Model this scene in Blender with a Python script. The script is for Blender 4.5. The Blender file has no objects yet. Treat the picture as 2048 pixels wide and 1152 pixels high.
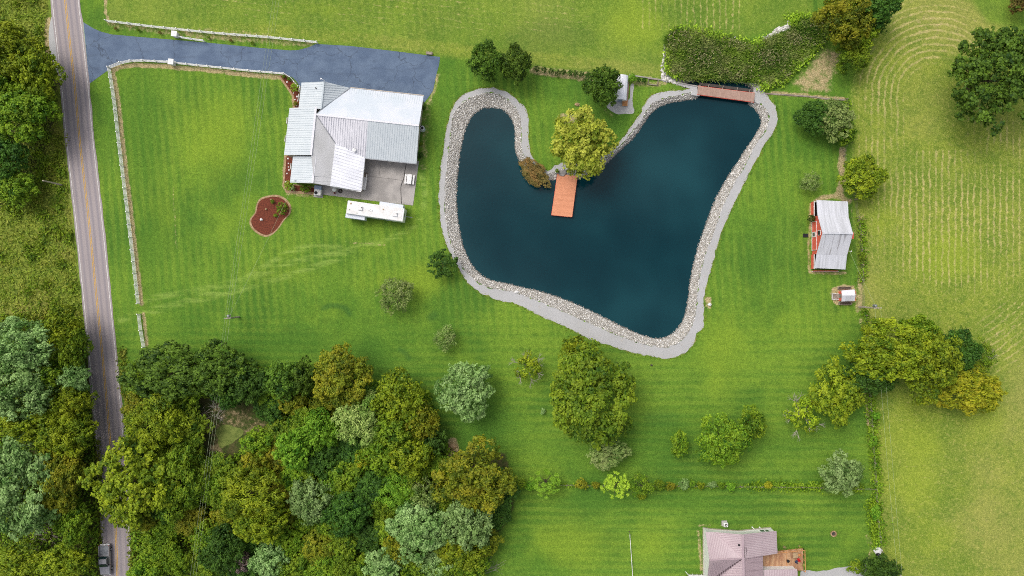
import bpy, bmesh, math, random
import numpy as np
from mathutils import Vector, Matrix
from mathutils.geometry import tessellate_polygon

R_ = math.radians
S = 0.0918          # metres of ground per photo pixel (2048 px wide photo)
H = 140.0           # flying height of the camera
K = 1.0

# ------------------------------------------------------------------ camera, world, sun, exposure
sc = bpy.context.scene
cam_d = bpy.data.cameras.new('camera'); cam = bpy.data.objects.new('camera', cam_d)
sc.collection.objects.link(cam); sc.camera = cam
cam.location = (0, 0, H); cam.rotation_euler = (0, 0, 0)
cam_d.sensor_width = 36.0; cam_d.lens = 18.0 * H / (1024 * S)
cam_d.clip_start = 0.5; cam_d.clip_end = 6000
SUN_EL, SUN_AZ = R_(58), math.atan2(-0.72, 0.7)     # hazy light from the upper left of the picture
w = bpy.data.worlds.new('World'); sc.world = w; w.use_nodes = True
nt = w.node_tree; nt.nodes.clear()
sky = nt.nodes.new('ShaderNodeTexSky'); sky.sky_type = 'NISHITA'; sky.sun_disc = False
sky.sun_elevation = SUN_EL; sky.sun_rotation = SUN_AZ
sky.air_density = 1.0; sky.dust_density = 6.0; sky.ozone_density = 0.6
hs = nt.nodes.new('ShaderNodeHueSaturation'); hs.inputs['Saturation'].default_value = 0.42   # thin cloud cover greys the blue
bg = nt.nodes.new('ShaderNodeBackground'); bg.inputs['Strength'].default_value = 0.148
wo = nt.nodes.new('ShaderNodeOutputWorld')
tcw = nt.nodes.new('ShaderNodeTexCoord'); cn = nt.nodes.new('ShaderNodeTexNoise'); cn.inputs['Scale'].default_value = 5.0; cn.inputs['Detail'].default_value = 5.0
cr_ = nt.nodes.new('ShaderNodeMapRange'); cr_.inputs[1].default_value = .35; cr_.inputs[2].default_value = .68; cr_.inputs[3].default_value = .72; cr_.inputs[4].default_value = 1.4   # broken cloud: same mean, uneven brightness
cm_ = nt.nodes.new('ShaderNodeMix'); cm_.data_type = 'RGBA'; cm_.blend_type = 'MULTIPLY'; cm_.inputs[0].default_value = 1.0
nt.links.new(tcw.outputs['Generated'], cn.inputs['Vector']); nt.links.new(cn.outputs[0], cr_.inputs[0]); nt.links.new(sky.outputs[0], hs.inputs['Color']); nt.links.new(hs.outputs[0], cm_.inputs[6]); nt.links.new(cr_.outputs[0], cm_.inputs[7]); nt.links.new(cm_.outputs[2], bg.inputs[0]); nt.links.new(bg.outputs[0], wo.inputs[0])
sd = bpy.data.lights.new('sun', 'SUN'); so = bpy.data.objects.new('sun', sd); sc.collection.objects.link(so)
sd.energy = 0.9; sd.angle = R_(30); sd.color = (1.0, 0.95, 0.86)
sdir = Vector((math.sin(SUN_AZ) * math.cos(SUN_EL), math.cos(SUN_AZ) * math.cos(SUN_EL), math.sin(SUN_EL)))
so.rotation_euler = sdir.to_track_quat('Z', 'Y').to_euler(); so.location = (30, -60, 90)
vs = sc.view_settings; vs.view_transform = 'Standard'; vs.look = 'None'; vs.gamma = 1.0; vs.exposure = -0.02
sc.cycles.filter_width = 1.0; sc.cycles.use_denoising = False
sc.cycles.max_bounces = 5; sc.cycles.diffuse_bounces = 3; sc.cycles.glossy_bounces = 2; sc.cycles.transmission_bounces = 3

# ------------------------------------------------------------------ helpers
def P(px, py, z=0.0):
    k = S * (H - z) / H
    return Vector(((px - 1024) * k, (576 - py) * k, z))
def XY(pts, z=0.0): return np.array([P(a, b, z)[:2] for a, b in pts])
def lin(c):
    c = c / 255.0
    return c / 12.92 if c <= 0.04045 else ((c + 0.055) / 1.055) ** 2.4
def C(r, g, b): return (lin(r) / K, lin(g) / K, lin(b) / K, 1.0)

ORG = {}
def mesh_of(name, v, f):
    me = bpy.data.meshes.new(name); me.from_pydata([tuple(p) for p in v], [], [tuple(q) for q in f]); me.update(); return me
def put(o, parent=None, loc=(0, 0, 0)):
    sc.collection.objects.link(o); o.location = loc
    if parent is not None: o.parent = parent
    return o
def tag(o, label=None, cat=None, group=None, kind=None):
    if label: o['label'] = label
    if cat: o['category'] = cat
    if group: o['group'] = group
    if kind: o['kind'] = kind
    return o
def thing(name, label, cat, loc, group=None, rotz=0.0):
    o = bpy.data.objects.new(name, None); o.empty_display_size = 0.3
    put(o, None, tuple(loc)); o.rotation_euler = (0, 0, rotz); ORG[o] = Vector(loc)
    return tag(o, label, cat, group)
def mk(name, vf, mat, parent=None, smooth=False, **kw):
    """vf in world space when parent is an unrotated thing (its origin is taken off)"""
    v, f = vf
    o = None
    if parent is not None:
        og = ORG.get(parent, Vector((0, 0, 0)))
        v = [(p[0] - og[0], p[1] - og[1], p[2] - og[2]) for p in v]
    me = mesh_of(name, v, f); o = bpy.data.objects.new(name, me); put(o, parent)
    if mat is not None: me.materials.append(mat)
    if smooth:
        for p in me.polygons: p.use_smooth = True
    ORG[o] = ORG.get(parent, Vector((0, 0, 0)))
    return tag(o, **kw)
def join(*vfs):
    V, F = [], []
    for v, f in vfs:
        n = len(V); V += [tuple(p) for p in v]; F += [tuple(i + n for i in q) for q in f]
    return V, F
def box(cx, cy, cz, sx, sy, sz, rot=0.0):
    c, s = math.cos(rot), math.sin(rot); V = []
    for dz in (-.5, .5):
        for dx, dy in ((-.5, -.5), (.5, -.5), (.5, .5), (-.5, .5)):
            x, y = dx * sx, dy * sy
            V.append((cx + x * c - y * s, cy + x * s + y * c, cz + dz * sz))
    return V, [(3, 2, 1, 0), (4, 5, 6, 7), (0, 1, 5, 4), (1, 2, 6, 5), (2, 3, 7, 6), (3, 0, 4, 7)]
def bbox(cx, cy, cz, sx, sy, sz, rot=0.0, bev=0.05, seg=2):
    bm = bmesh.new(); bmesh.ops.create_cube(bm, size=1.0)
    for v in bm.verts: v.co = Vector((v.co.x * sx, v.co.y * sy, v.co.z * sz))
    bmesh.ops.bevel(bm, geom=bm.edges[:], offset=bev, segments=seg, affect='EDGES', profile=0.5)
    M = Matrix.Translation((cx, cy, cz)) @ Matrix.Rotation(rot, 4, 'Z'); bm.verts.ensure_lookup_table()
    V = [tuple(M @ v.co) for v in bm.verts]; F = [tuple(v.index for v in f.verts) for f in bm.faces]; bm.free()
    return V, F
def slab(pts, off):
    """polygon extruded along off"""
    n = len(pts); off = Vector(off)
    V = [tuple(p) for p in pts] + [tuple(Vector(p) + off) for p in pts]
    F = [tuple(range(n)), tuple(range(2 * n - 1, n - 1, -1))] + [(i, i + n, (i + 1) % n + n, (i + 1) % n) for i in range(n)]
    return V, F
def prism(xy, z0, z1): return slab([(x, y, z1) for x, y in xy], (0, 0, z0 - z1))
def beam(a, b, w, h):
    """straight bar between two points, w wide, h high"""
    a, b = Vector(a), Vector(b); d = (b - a).normalized(); up = Vector((0, 0, 1))
    if abs(d.z) > .95: up = Vector((1, 0, 0))
    s = d.cross(up).normalized() * (w / 2); u = s.cross(d).normalized() * (h / 2)
    V = [a - s - u, a + s - u, a + s + u, a - s + u, b - s - u, b + s - u, b + s + u, b - s + u]
    return [tuple(v) for v in V], [(3, 2, 1, 0), (4, 5, 6, 7), (0, 1, 5, 4), (1, 2, 6, 5), (2, 3, 7, 6), (3, 0, 4, 7)]
def tube(pts, rad, n=6, cap=True):
    pts = [Vector(p) for p in pts]
    if not hasattr(rad, '__len__'): rad = [rad] * len(pts)
    V, F = [], []
    for i, p in enumerate(pts):
        d = (pts[min(i + 1, len(pts) - 1)] - pts[max(i - 1, 0)]).normalized()
        up = Vector((0, 0, 1)) if abs(d.z) < .9 else Vector((1, 0, 0))
        s = d.cross(up).normalized(); u = s.cross(d)
        for k in range(n):
            a = 2 * math.pi * k / n; V.append(tuple(p + (s * math.cos(a) + u * math.sin(a)) * rad[i]))
    for i in range(len(pts) - 1):
        for k in range(n):
            F.append((i * n + k, i * n + (k + 1) % n, (i + 1) * n + (k + 1) % n, (i + 1) * n + k))
    if cap:
        F.append(tuple(range(n - 1, -1, -1))); m = (len(pts) - 1) * n; F.append(tuple(range(m, m + n)))
    return V, F
def cyl(cx, cy, z0, z1, r0, r1=None, n=16):
    return tube([(cx, cy, z0), (cx, cy, z1)], [r0, r0 if r1 is None else r1], n)
def dome(cx, cy, cz, r, rz, n=12, m=5):
    V, F = [(cx, cy, cz + rz)], []
    for j in range(1, m + 1):
        a = math.pi / 2 * j / m
        for k in range(n):
            t = 2 * math.pi * k / n; V.append((cx + r * math.sin(a) * math.cos(t), cy + r * math.sin(a) * math.sin(t), cz + rz * math.cos(a)))
    for k in range(n): F.append((0, 1 + k, 1 + (k + 1) % n))
    for j in range(m - 1):
        for k in range(n):
            a = 1 + j * n; F.append((a + k, a + n + k, a + n + (k + 1) % n, a + (k + 1) % n))
    F.append(tuple(1 + (m - 1) * n + k for k in range(n - 1, -1, -1)))
    return V, F
def ring(cx, cy, z, r, t, n=20, m=6):
    V, F = [], []
    for k in range(n):
        a = 2 * math.pi * k / n
        for j in range(m):
            b = 2 * math.pi * j / m; q = r + t * math.cos(b)
            V.append((cx + q * math.cos(a), cy + q * math.sin(a), z + t * math.sin(b)))
    for k in range(n):
        for j in range(m):
            F.append((k * m + j, ((k + 1) % n) * m + j, ((k + 1) % n) * m + (j + 1) % m, k * m + (j + 1) % m))
    return V, F
def crom(pts, closed=True, step=6):
    p = np.array(pts, float); n = len(p); out = []
    for i in range(n if closed else n - 1):
        g = lambda k: p[k % n] if closed else p[min(max(k, 0), n - 1)]
        a, b, c, d = g(i - 1), g(i), g(i + 1), g(i + 2)
        m = max(2, int(np.linalg.norm(c - b) / step))
        for t in np.arange(m) / m:
            out.append(.5 * ((2 * b) + (c - a) * t + (2 * a - 5 * b + 4 * c - d) * t * t + (3 * b - a - 3 * c + d) * t ** 3))
    if not closed: out.append(p[-1])
    return np.array(out)
def dist_line(q, line, closed=False):
    line = np.asarray(line, float); n = len(line); best = np.full(len(q), 1e9)
    for i in range(n if closed else n - 1):
        a, b = line[i], line[(i + 1) % n]; ab = b - a; L = ab @ ab + 1e-12
        t = np.clip(((q - a) @ ab) / L, 0, 1); d = q - a - t[:, None] * ab
        best = np.minimum(best, (d * d).sum(1))
    return np.sqrt(best)
def inside(q, poly):
    poly = np.asarray(poly, float); r = np.zeros(len(q), bool); n = len(poly); x, y = q[:, 0], q[:, 1]
    for i in range(n):
        a, b = poly[i], poly[(i + 1) % n]
        if a[1] == b[1]: continue
        c = ((a[1] > y) != (b[1] > y)) & (x < (b[0] - a[0]) * (y - a[1]) / (b[1] - a[1]) + a[0]); r ^= c
    return r
def sheet(name, loops, z, mat, jit=0.0, zf=None, **kw):
    rs = np.random.RandomState(3); L3, flat = [], []
    for lp in loops:
        q = [Vector((x + rs.normal(0, jit), y + rs.normal(0, jit), 0)) for x, y in lp]
        L3.append(q); flat += q
    tri = tessellate_polygon(L3); F = []
    for a, b, c in tri:
        n = (flat[b] - flat[a]).cross(flat[c] - flat[a]); F.append((a, b, c) if n.z > 0 else (a, c, b))
    zz = [z] * len(flat) if zf is None else list(zf(np.array([p[:2] for p in flat])) + z)
    return mk(name, ([(p.x, p.y, h) for p, h in zip(flat, zz)], F), mat, **kw)

# ------------------------------------------------------------------ materials
class NT:
    def __init__(s, name):
        s.m = bpy.data.materials.new(name); s.m.use_nodes = True; s.t = s.m.node_tree; s.t.nodes.clear()
        s.out = s.n('ShaderNodeOutputMaterial'); s.geo = s.n('ShaderNodeNewGeometry')
    def n(s, k, **kw):
        o = s.t.nodes.new(k)
        for a, b in kw.items(): setattr(o, a, b)
        return o
    def l(s, a, b): s.t.links.new(a, b)
    def set(s, inp, v):
        if isinstance(v, bpy.types.NodeSocket): s.l(v, inp)
        else: inp.default_value = v
    def pos(s, scale=(1, 1, 1), rot=0.0):
        m = s.n('ShaderNodeMapping'); m.inputs['Scale'].default_value = scale; m.inputs['Rotation'].default_value = (0, 0, rot)
        s.l(s.geo.outputs['Position'], m.inputs['Vector']); return m.outputs[0]
    def noise(s, scale, vec=None, detail=3.0, rough=.55):
        o = s.n('ShaderNodeTexNoise'); o.inputs['Scale'].default_value = scale; o.inputs['Detail'].default_value = detail
        o.inputs['Roughness'].default_value = rough; s.l(vec if vec is not None else s.geo.outputs['Position'], o.inputs['Vector']); return o.outputs[0]
    def ramp(s, v, a, b):
        o = s.n('ShaderNodeMapRange'); o.interpolation_type = 'SMOOTHSTEP'; s.set(o.inputs[0], v)
        o.inputs[1].default_value = a; o.inputs[2].default_value = b; return o.outputs[0]
    def mix(s, f, a, b, mode='MIX'):
        o = s.n('ShaderNodeMix', data_type='RGBA', blend_type=mode)
        s.set(o.inputs[0], f); s.set(o.inputs[6], a); s.set(o.inputs[7], b); return o.outputs[2]
    def ma(s, op, a, b=0.0, clamp=False):
        o = s.n('ShaderNodeMath', operation=op); o.use_clamp = clamp; s.set(o.inputs[0], a); s.set(o.inputs[1], b); return o.outputs[0]
    def attr(s, name):
        o = s.n('ShaderNodeAttribute'); o.attribute_name = name; return o
    def done(s, col, rough=.8, bump=None, bstr=.3, bdist=.05, spec=.3, metal=0.0, normal=None):
        b = s.n('ShaderNodeBsdfPrincipled'); s.set(b.inputs['Base Color'], col); s.set(b.inputs['Roughness'], rough)
        b.inputs['Specular IOR Level'].default_value = spec; b.inputs['Metallic'].default_value = metal
        if bump is not None:
            u = s.n('ShaderNodeBump'); u.inputs['Strength'].default_value = bstr; u.inputs['Distance'].default_value = bdist
            s.l(bump, u.inputs['Height']); s.l(u.outputs[0], b.inputs['Normal'])
        s.l(b.outputs[0], s.out.inputs[0]); s.bsdf = b; return s.m
def pm(name, c1, c2=None, scale=1.2, rough=.75, bump=.15, fine=25.0, metal=0.0, spec=.3, streak=None, lo=.35, hi=.65):
    """paint / stone / wood: two tones mixed by worn noise, plus fine relief"""
    t = NT(name); c2 = c2 or tuple(x * .8 for x in c1[:3]) + (1,)
    v = t.pos(streak) if streak else None
    a = t.ramp(t.noise(scale, v, 5), lo, hi); f = t.noise(fine, None, 3)
    col = t.mix(a, c1, c2); col = t.mix(.25, col, t.mix(f, (.55, .55, .55, 1), (1.2, 1.2, 1.2, 1)), 'MULTIPLY')
    return t.done(col, rough, f, bump, .02, spec, metal)

M = {}
M['white'] = pm('white_vinyl', C(246, 246, 246), C(234, 233, 232), 2.0, .5)
M['trim'] = pm('white_trim', C(236, 236, 237), C(222, 220, 218), .9, .55)
M['roof_blue'] = pm('roof_metal_pale_blue', C(208, 215, 220), C(200, 208, 214), .6, .5, .05, spec=.4)
M['roof_pale'] = pm('roof_metal_pale', C(216, 220, 230), C(203, 212, 222), .35, .45, .05, spec=.4)
M['roof_lilac'] = pm('roof_metal_white_weathered', C(230, 229, 236), C(222, 221, 228), .5, .5, .05)
M['roof_dull'] = pm('roof_metal_dull', C(210, 210, 212), C(198, 198, 198), .55, .6, .08, streak=(1, .4, 1))
M['roof_white'] = pm('roof_coating_white', C(243, 245, 252), C(230, 232, 240), .5, .6, .05)
M['roof_rib'] = pm('roof_rib', C(192, 201, 207), C(184, 194, 201), 2, .5, .05)
M['rib_white'] = pm('roof_rib_white', C(226, 226, 233), C(220, 220, 227), 2, .5, .05)
M['siding'] = pm('beige_siding', C(196, 186, 172), C(180, 170, 158), 1.5, .7)
M['concrete'] = pm('patio_concrete', C(176, 171, 167), C(150, 146, 143), .35, .85, .2, lo=.38, hi=.62)
M['slab_dark'] = pm('dark_joint', C(84, 78, 74), None, 3, .9)
M['mulch'] = pm('red_mulch', C(124, 66, 48), C(96, 50, 38), 4.0, .95, .8, 9)
M['edging'] = pm('straw_edging', C(186, 160, 126), C(150, 124, 92), 2.0, .95, .5, 12)
M['barn_red'] = pm('barn_red_boards', C(232, 112, 94), C(222, 100, 84), 1.2, .7)
M['barn_roof'] = pm('barn_galvanised', C(212, 214, 222), C(190, 192, 198), .8, .5, .08, streak=(3, .2, .1))
M['dark'] = pm('dark_interior', C(52, 46, 46), None, 2, .9)
M['black'] = pm('black_rubber', C(38, 38, 44), C(28, 28, 32), 4, .7)
M['glass'] = pm('window_glass', C(70, 96, 100), C(40, 58, 64), 1.5, .12, 0, spec=.6)
M['tan_wood'] = pm('deck_tan_wood', C(198, 160, 124), C(170, 126, 96), 2.2, .8, .3, 14, streak=(1, .2, 1))
M['rail_wood'] = pm('rail_wood', C(206, 150, 96), C(186, 130, 84), 2, .8)
M['old_wood'] = pm('grey_weathered_wood', C(166, 154, 142), C(130, 118, 108), 2, .85, .4)
M['pole_wood'] = pm('pole_wood', C(188, 178, 164), C(160, 148, 134), 2, .85, .3)
M['dock'] = pm('dock_coral_boards', C(226, 156, 120), C(218, 148, 112), 1.1, .75, .2)
M['bridge'] = pm('bridge_brick_boards', C(178, 148, 134), C(166, 136, 122), 1.1, .75, .2)
M['mauve'] = pm('mauve_metal_roof', C(198, 181, 185), C(186, 168, 173), .45, .5, .06, spec=.4, streak=(1, 1, 1))
M['mauve_rib'] = pm('mauve_roof_rib', C(180, 160, 166), C(172, 152, 158), 1, .5)
M['mauve_worn'] = pm('mauve_worn_roof', C(178, 158, 164), C(110, 92, 98), .9, .6, .08, streak=(.25, 2.6, .1), lo=.5, hi=.72)
M['stain'] = pm('roof_stain', C(92, 78, 82), None, 3, .8)
M['steel'] = pm('grey_steel', C(150, 154, 160), C(126, 130, 136), 2, .45, .05, metal=.3)
M['bluegrey'] = pm('blue_grey_paint', C(142, 160, 190), C(164, 172, 186), 1.2, .5)
M['car_paint'] = pm('silver_paint', C(168, 166, 170), C(160, 158, 162), .6, .25, 0, spec=.6, metal=.4)
M['car_glass'] = pm('car_glass', C(30, 62, 60), C(20, 40, 42), 1.5, .06, 0, spec=.7)
M['chrome'] = pm('bright_trim', C(220, 222, 226), None, 2, .25, 0, metal=.6)
M['red'] = pm('red_plastic', C(196, 40, 44), None, 2, .5)
M['navy'] = pm('navy_fabric', C(52, 66, 92), None, 2, .8)
M['bark'] = pm('bark', C(104, 92, 80), C(76, 66, 56), 6, .9, .6, 18)
M['deadwood'] = pm('bare_grey_twigs', C(186, 178, 168), C(150, 140, 130), 3, .9)
M['wire'] = pm('wire_aluminium', C(186, 200, 160), None, 1, .5, 0)
M['stone'] = None
# stones: each stone its own tone through the vertex attribute
t = NT('riprap_stone'); a = t.attr('tint').outputs['Fac']
c = t.mix(a, C(132, 126, 118), C(238, 236, 232)); M['stone'] = t.done(t.mix(.3, c, t.mix(t.noise(6), (.6, .58, .55, 1), (1.1, 1.1, 1.1, 1)), 'MULTIPLY'), .85)
t = NT('gravel_path'); f = t.noise(14, None, 2); g = t.noise(1.1, None, 4); g2 = t.noise(.16, None, 3)
c = t.mix(f, C(152, 152, 153), C(194, 194, 193)); c = t.mix(t.ma('MULTIPLY', t.ramp(g, .55, .75), .35), c, C(176, 162, 146)); c = t.mix(t.ma('MULTIPLY', t.ramp(g2, .4, .7), .25), c, C(196, 196, 200))
M['gravel'] = t.done(c, .95, f, .5, .03)
# road: wheel tracks run along it, so the across-the-road attribute carries wear
t = NT('road_asphalt'); ac = t.attr('across').outputs['Fac']
w1 = t.ramp(t.ma('ABSOLUTE', t.ma('SUBTRACT', t.ma('ABSOLUTE', ac), .3)), .02, .14)
w2 = t.ramp(t.ma('ABSOLUTE', t.ma('SUBTRACT', t.ma('ABSOLUTE', ac), .72)), .02, .14)
trk = t.ma('MULTIPLY', w1, w2); f = t.noise(9, None, 3); g = t.noise(.12, None, 4); s1 = t.noise(.8, t.pos((1, .06, 1), -.12), 4)
c = t.mix(trk, C(146, 139, 144), C(166, 156, 156)); c = t.mix(t.ma('MULTIPLY', t.ramp(g, .3, .7), .4), c, C(146, 137, 139))
c = t.mix(t.ma('MULTIPLY', t.ramp(s1, .5, .75), .35), c, C(118, 112, 118)); c = t.mix(.35, c, t.mix(f, (.7, .7, .7, 1), (1.15, 1.15, 1.15, 1)), 'MULTIPLY')
M['road'] = t.done(c, .85, f, .3, .02)
t = NT('driveway_sealed_asphalt'); f = t.noise(10, None, 3); g = t.noise(.35, None, 5, .65); g2 = t.noise(.9, t.pos((.25, 1, 1), .1), 5)
c = t.mix(t.ramp(g, .3, .7), C(80, 98, 124), C(100, 118, 142)); c = t.mix(t.ma('MULTIPLY', t.ramp(g2, .52, .7), .5), c, C(70, 84, 106))
vo = t.n('ShaderNodeTexVoronoi', feature='DISTANCE_TO_EDGE'); vo.inputs['Scale'].default_value = .13; wv_ = t.n('ShaderNodeVectorMath', operation='ADD'); nv = t.n('ShaderNodeTexNoise'); nv.inputs['Scale'].default_value = .5; nv.inputs['Detail'].default_value = 5; t.l(t.geo.outputs['Position'], nv.inputs['Vector']); sv = t.n('ShaderNodeVectorMath', operation='SCALE'); sv.inputs['Scale'].default_value = 3.0; t.l(nv.outputs['Color'], sv.inputs[0]); t.l(t.geo.outputs['Position'], wv_.inputs[0]); t.l(sv.outputs[0], wv_.inputs[1]); t.l(wv_.outputs[0], vo.inputs['Vector'])
c = t.mix(t.ma('MULTIPLY', t.ramp(vo.outputs[0], .012, .002), .55), c, C(48, 56, 70))
c = t.mix(.3, c, t.mix(f, (.75, .75, .75, 1), (1.12, 1.12, 1.12, 1)), 'MULTIPLY'); M['drive'] = t.done(c, .7, f, .25, .02)
M['line_white'] = pm('road_paint_white', C(226, 224, 222), C(190, 186, 184), 1.5, .7)
M['line_yellow'] = pm('road_paint_yellow', C(214, 170, 74), C(186, 146, 70), 1.5, .7)
M['old_line'] = pm('faded_line', C(170, 186, 150), C(140, 156, 140), 1.5, .8)
# pond
t = NT('pond_water'); nb = t.noise(1.6, None, 4, .6); g = t.noise(.035, None, 3)
c = t.mix(t.ramp(g, .35, .7), C(4, 45, 54), C(20, 66, 74)); M['water'] = t.done(c, .05, nb, .16, .05, .4); t.bsdf.inputs['IOR'].default_value = 1.33

# leaves: tint varies by clump and leaf, hue a little by tree
def leafmat(name, dark, light, alt=None, altamt=.25, transl=.18):
    t = NT('leaf_' + name); a = t.attr('tint').outputs['Fac']; oi = t.n('ShaderNodeObjectInfo').outputs['Random']
    big = t.noise(.45, None, 2)
    c = t.mix(a, dark, light)
    if alt: c = t.mix(t.ma('MULTIPLY', t.ramp(t.ma('ADD', big, t.ma('MULTIPLY', a, .25)), .5, .85), altamt * 2), c, alt)
    hv = t.n('ShaderNodeHueSaturation'); t.l(c, hv.inputs['Color'])
    t.l(t.ma('ADD', t.ma('MULTIPLY', oi, .014), .494), hv.inputs['Hue']); t.l(t.ma('ADD', t.ma('MULTIPLY', oi, .28), .76), hv.inputs['Value'])
    b = t.n('ShaderNodeBsdfPrincipled'); t.l(hv.outputs[0], b.inputs['Base Color']); b.inputs['Roughness'].default_value = .6; b.inputs['Specular IOR Level'].default_value = .25
    tr = t.n('ShaderNodeBsdfTranslucent'); t.l(hv.outputs[0], tr.inputs['Color'])
    mx = t.n('ShaderNodeMixShader'); mx.inputs[0].default_value = transl
    t.l(b.outputs[0], mx.inputs[1]); t.l(tr.outputs[0], mx.inputs[2]); t.l(mx.outputs[0], t.out.inputs[0]); return t.m
LM = {
 'pear':   leafmat('deep_green', C(40, 74, 20), C(122, 158, 48)),
 'yellow': leafmat('yellow_green', C(66, 100, 14), C(172, 196, 40), C(196, 198, 44), .16),
 'lime':   leafmat('lime', C(112, 138, 24), C(214, 222, 76), C(226, 228, 104), .2),
 'olive':  leafmat('olive', C(68, 92, 14), C(164, 174, 40), C(190, 170, 44), .2),
 'silver': leafmat('grey_green', C(76, 116, 44), C(178, 214, 126), C(194, 220, 150), .2),
 'dark':   leafmat('dark_green', C(34, 70, 20), C(100, 142, 46)),
 'green':  leafmat('mid_green', C(54, 96, 14), C(150, 186, 42), C(168, 184, 44), .2),
 'bright': leafmat('bright_green', C(64, 122, 18), C(166, 214, 62)),
 'rust':   leafmat('rusty_brown', C(100, 96, 40), C(170, 154, 80), C(176, 128, 72), .3),
 'pale':   leafmat('pale_willow', C(104, 144, 46), C(204, 222, 126)),
 'thin':   leafmat('thin_grey_olive', C(80, 112, 40), C(168, 190, 104), C(184, 188, 124), .2),
 'gold':   leafmat('golden', C(106, 128, 14), C(204, 208, 46), C(222, 208, 56), .25),
 'bush_y': leafmat('chartreuse', C(100, 144, 20), C(200, 226, 70)),
 'pink':   leafmat('pink_bloom', C(120, 110, 90), C(210, 180, 180)),
 'weeds':  leafmat('meadow_weeds', C(82, 110, 22), C(168, 188, 54), C(174, 162, 80), .25),
 'plume':  leafmat('tan_plume', C(124, 120, 76), C(196, 184, 146)),
 'reed':   leafmat('reed', C(58, 98, 22), C(154, 180, 64), C(178, 172, 122), .25),
}

# ------------------------------------------------------------------ outlines (photo pixels)
WATER = crom([(962,217),(980,214),(1002,217),(1018,229),(1027,248),(1030,270),(1029,290),(1032,305),(1040,322),(1055,345),(1080,362),(1105,360),(1130,358),(1158,358),(1185,345),(1215,325),(1240,301),(1262,281),(1278,262),(1290,245),(1300,230),(1316,215),(1338,205),(1370,199),(1396,195),(1402,186),(1392,178),(1366,169),(1400,160),(1450,160),(1500,168),(1506,178),(1498,190),(1498,205),(1512,216),(1521,230),(1524,245),(1513,268),(1498,290),(1480,318),(1462,345),(1446,372),(1432,398),(1420,430),(1408,462),(1397,495),(1388,530),(1382,560),(1377,600),(1370,632),(1358,655),(1340,671),(1322,677),(1300,674),(1270,664),(1230,645),(1180,620),(1130,598),(1080,582),(1040,573),(1010,566),(980,559),(960,547),(945,530),(932,505),(922,475),(916,440),(913,400),(914,360),(918,320),(924,285),(932,255),(944,231)])
STONE = crom([(908,225),(922,208),(940,196),(960,188),(985,185),(1005,192),(1020,203),(1033,216),(1040,232),(1043,255),(1043,290),(1046,306),(1055,324),(1070,338),(1090,347),(1110,343),(1130,338),(1160,336),(1200,322),(1230,303),(1245,287),(1258,271),(1272,254),(1283,240),(1293,222),(1305,206),(1325,197),(1360,190),(1384,184),(1380,177),(1352,168),(1352,156),(1400,148),(1460,148),(1508,160),(1517,174),(1508,190),(1510,200),(1522,207),(1532,218),(1538,232),(1537,248),(1527,268),(1512,290),(1495,322),(1480,350),(1465,375),(1450,405),(1437,440),(1425,475),(1415,500),(1405,530),(1398,565),(1394,600),(1391,630),(1383,655),(1370,675),(1350,690),(1325,695),(1295,690),(1260,680),(1215,662),(1175,645),(1130,625),(1090,608),(1050,592),(1015,582),(985,577),(960,567),(940,552),(922,530),(908,505),(897,470),(891,435),(889,395),(891,355),(895,315),(900,275),(903,245)])
PATH = crom([(905,215),(915,200),(935,185),(955,178),(975,176),(1000,178),(1024,190),(1040,205),(1052,220),(1057,240),(1057,280),(1061,303),(1070,322),(1085,335),(1096,342),(1110,332),(1128,325),(1155,328),(1198,314),(1230,293),(1246,276),(1261,256),(1275,235),(1288,212),(1299,194),(1320,185),(1345,181),(1370,180),(1382,172),(1340,164),(1330,150),(1400,140),(1470,140),(1512,152),(1522,176),(1535,192),(1547,207),(1554,225),(1555,245),(1545,266),(1530,286),(1517,312),(1503,335),(1490,362),(1475,395),(1460,422),(1447,455),(1438,482),(1428,515),(1418,550),(1410,582),(1407,615),(1408,642),(1405,656),(1394,667),(1388,685),(1375,702),(1352,714),(1330,717),(1300,712),(1265,705),(1220,691),(1180,678),(1140,658),(1100,640),(1060,621),(1030,607),(1000,601),(965,588),(940,570),(922,545),(905,515),(890,480),(882,445),(878,400),(880,360),(884,320),(890,280),(896,245)])
WATER_W, STONE_W, PATH_W = XY(WATER), XY(STONE), XY(PATH)
WZ = -0.80
def ground_z(q):
    q = np.asarray(q, float); z = np.zeros(len(q))
    lo, hi = STONE_W.min(0) - 1, STONE_W.max(0) + 1
    sel = np.where((q[:, 0] > lo[0]) & (q[:, 0] < hi[0]) & (q[:, 1] > lo[1]) & (q[:, 1] < hi[1]))[0]
    if len(sel) == 0: return z
    p = q[sel]; si = inside(p, STONE_W); wi = inside(p, WATER_W)
    ds, dw = dist_line(p, STONE_W, True), dist_line(p, WATER_W, True)
    zz = np.zeros(len(p)); band = si & ~wi; zz[band] = -0.86 * (ds[band] / (ds[band] + dw[band] + 1e-6))
    zz[wi] = -0.86 - np.minimum(dw[wi] * .5, 1.8); z[sel] = zz
    return z
ROADC = [(96,-420),(110,-200),(130.5,0),(149.5,170),(160.5,288),(177,432),(191.5,576),(206,720),(219,864),(229,1010),(235,1152),(240,1400),(244,1700)]
ROADC = crom(ROADC, False, 20)
DRIVE = [(163,42),(174,49),(187,57),(204,64),(224,69),(290,75),(352,80),(412,85),(470,91),(520,96),(580,101),(598,100),(616,95),(632,88),(700,92),(795,103),(880,114),(878,130),(872,152),(866,182),(856,196),(848,206),(830,214),(720,214),(600,200),(601,178),(594,164),(584,154),(568,149),(480,140),(400,132),(345,127),(270,122),(246,126),(221,137),(200,152),(177,169)]
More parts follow.
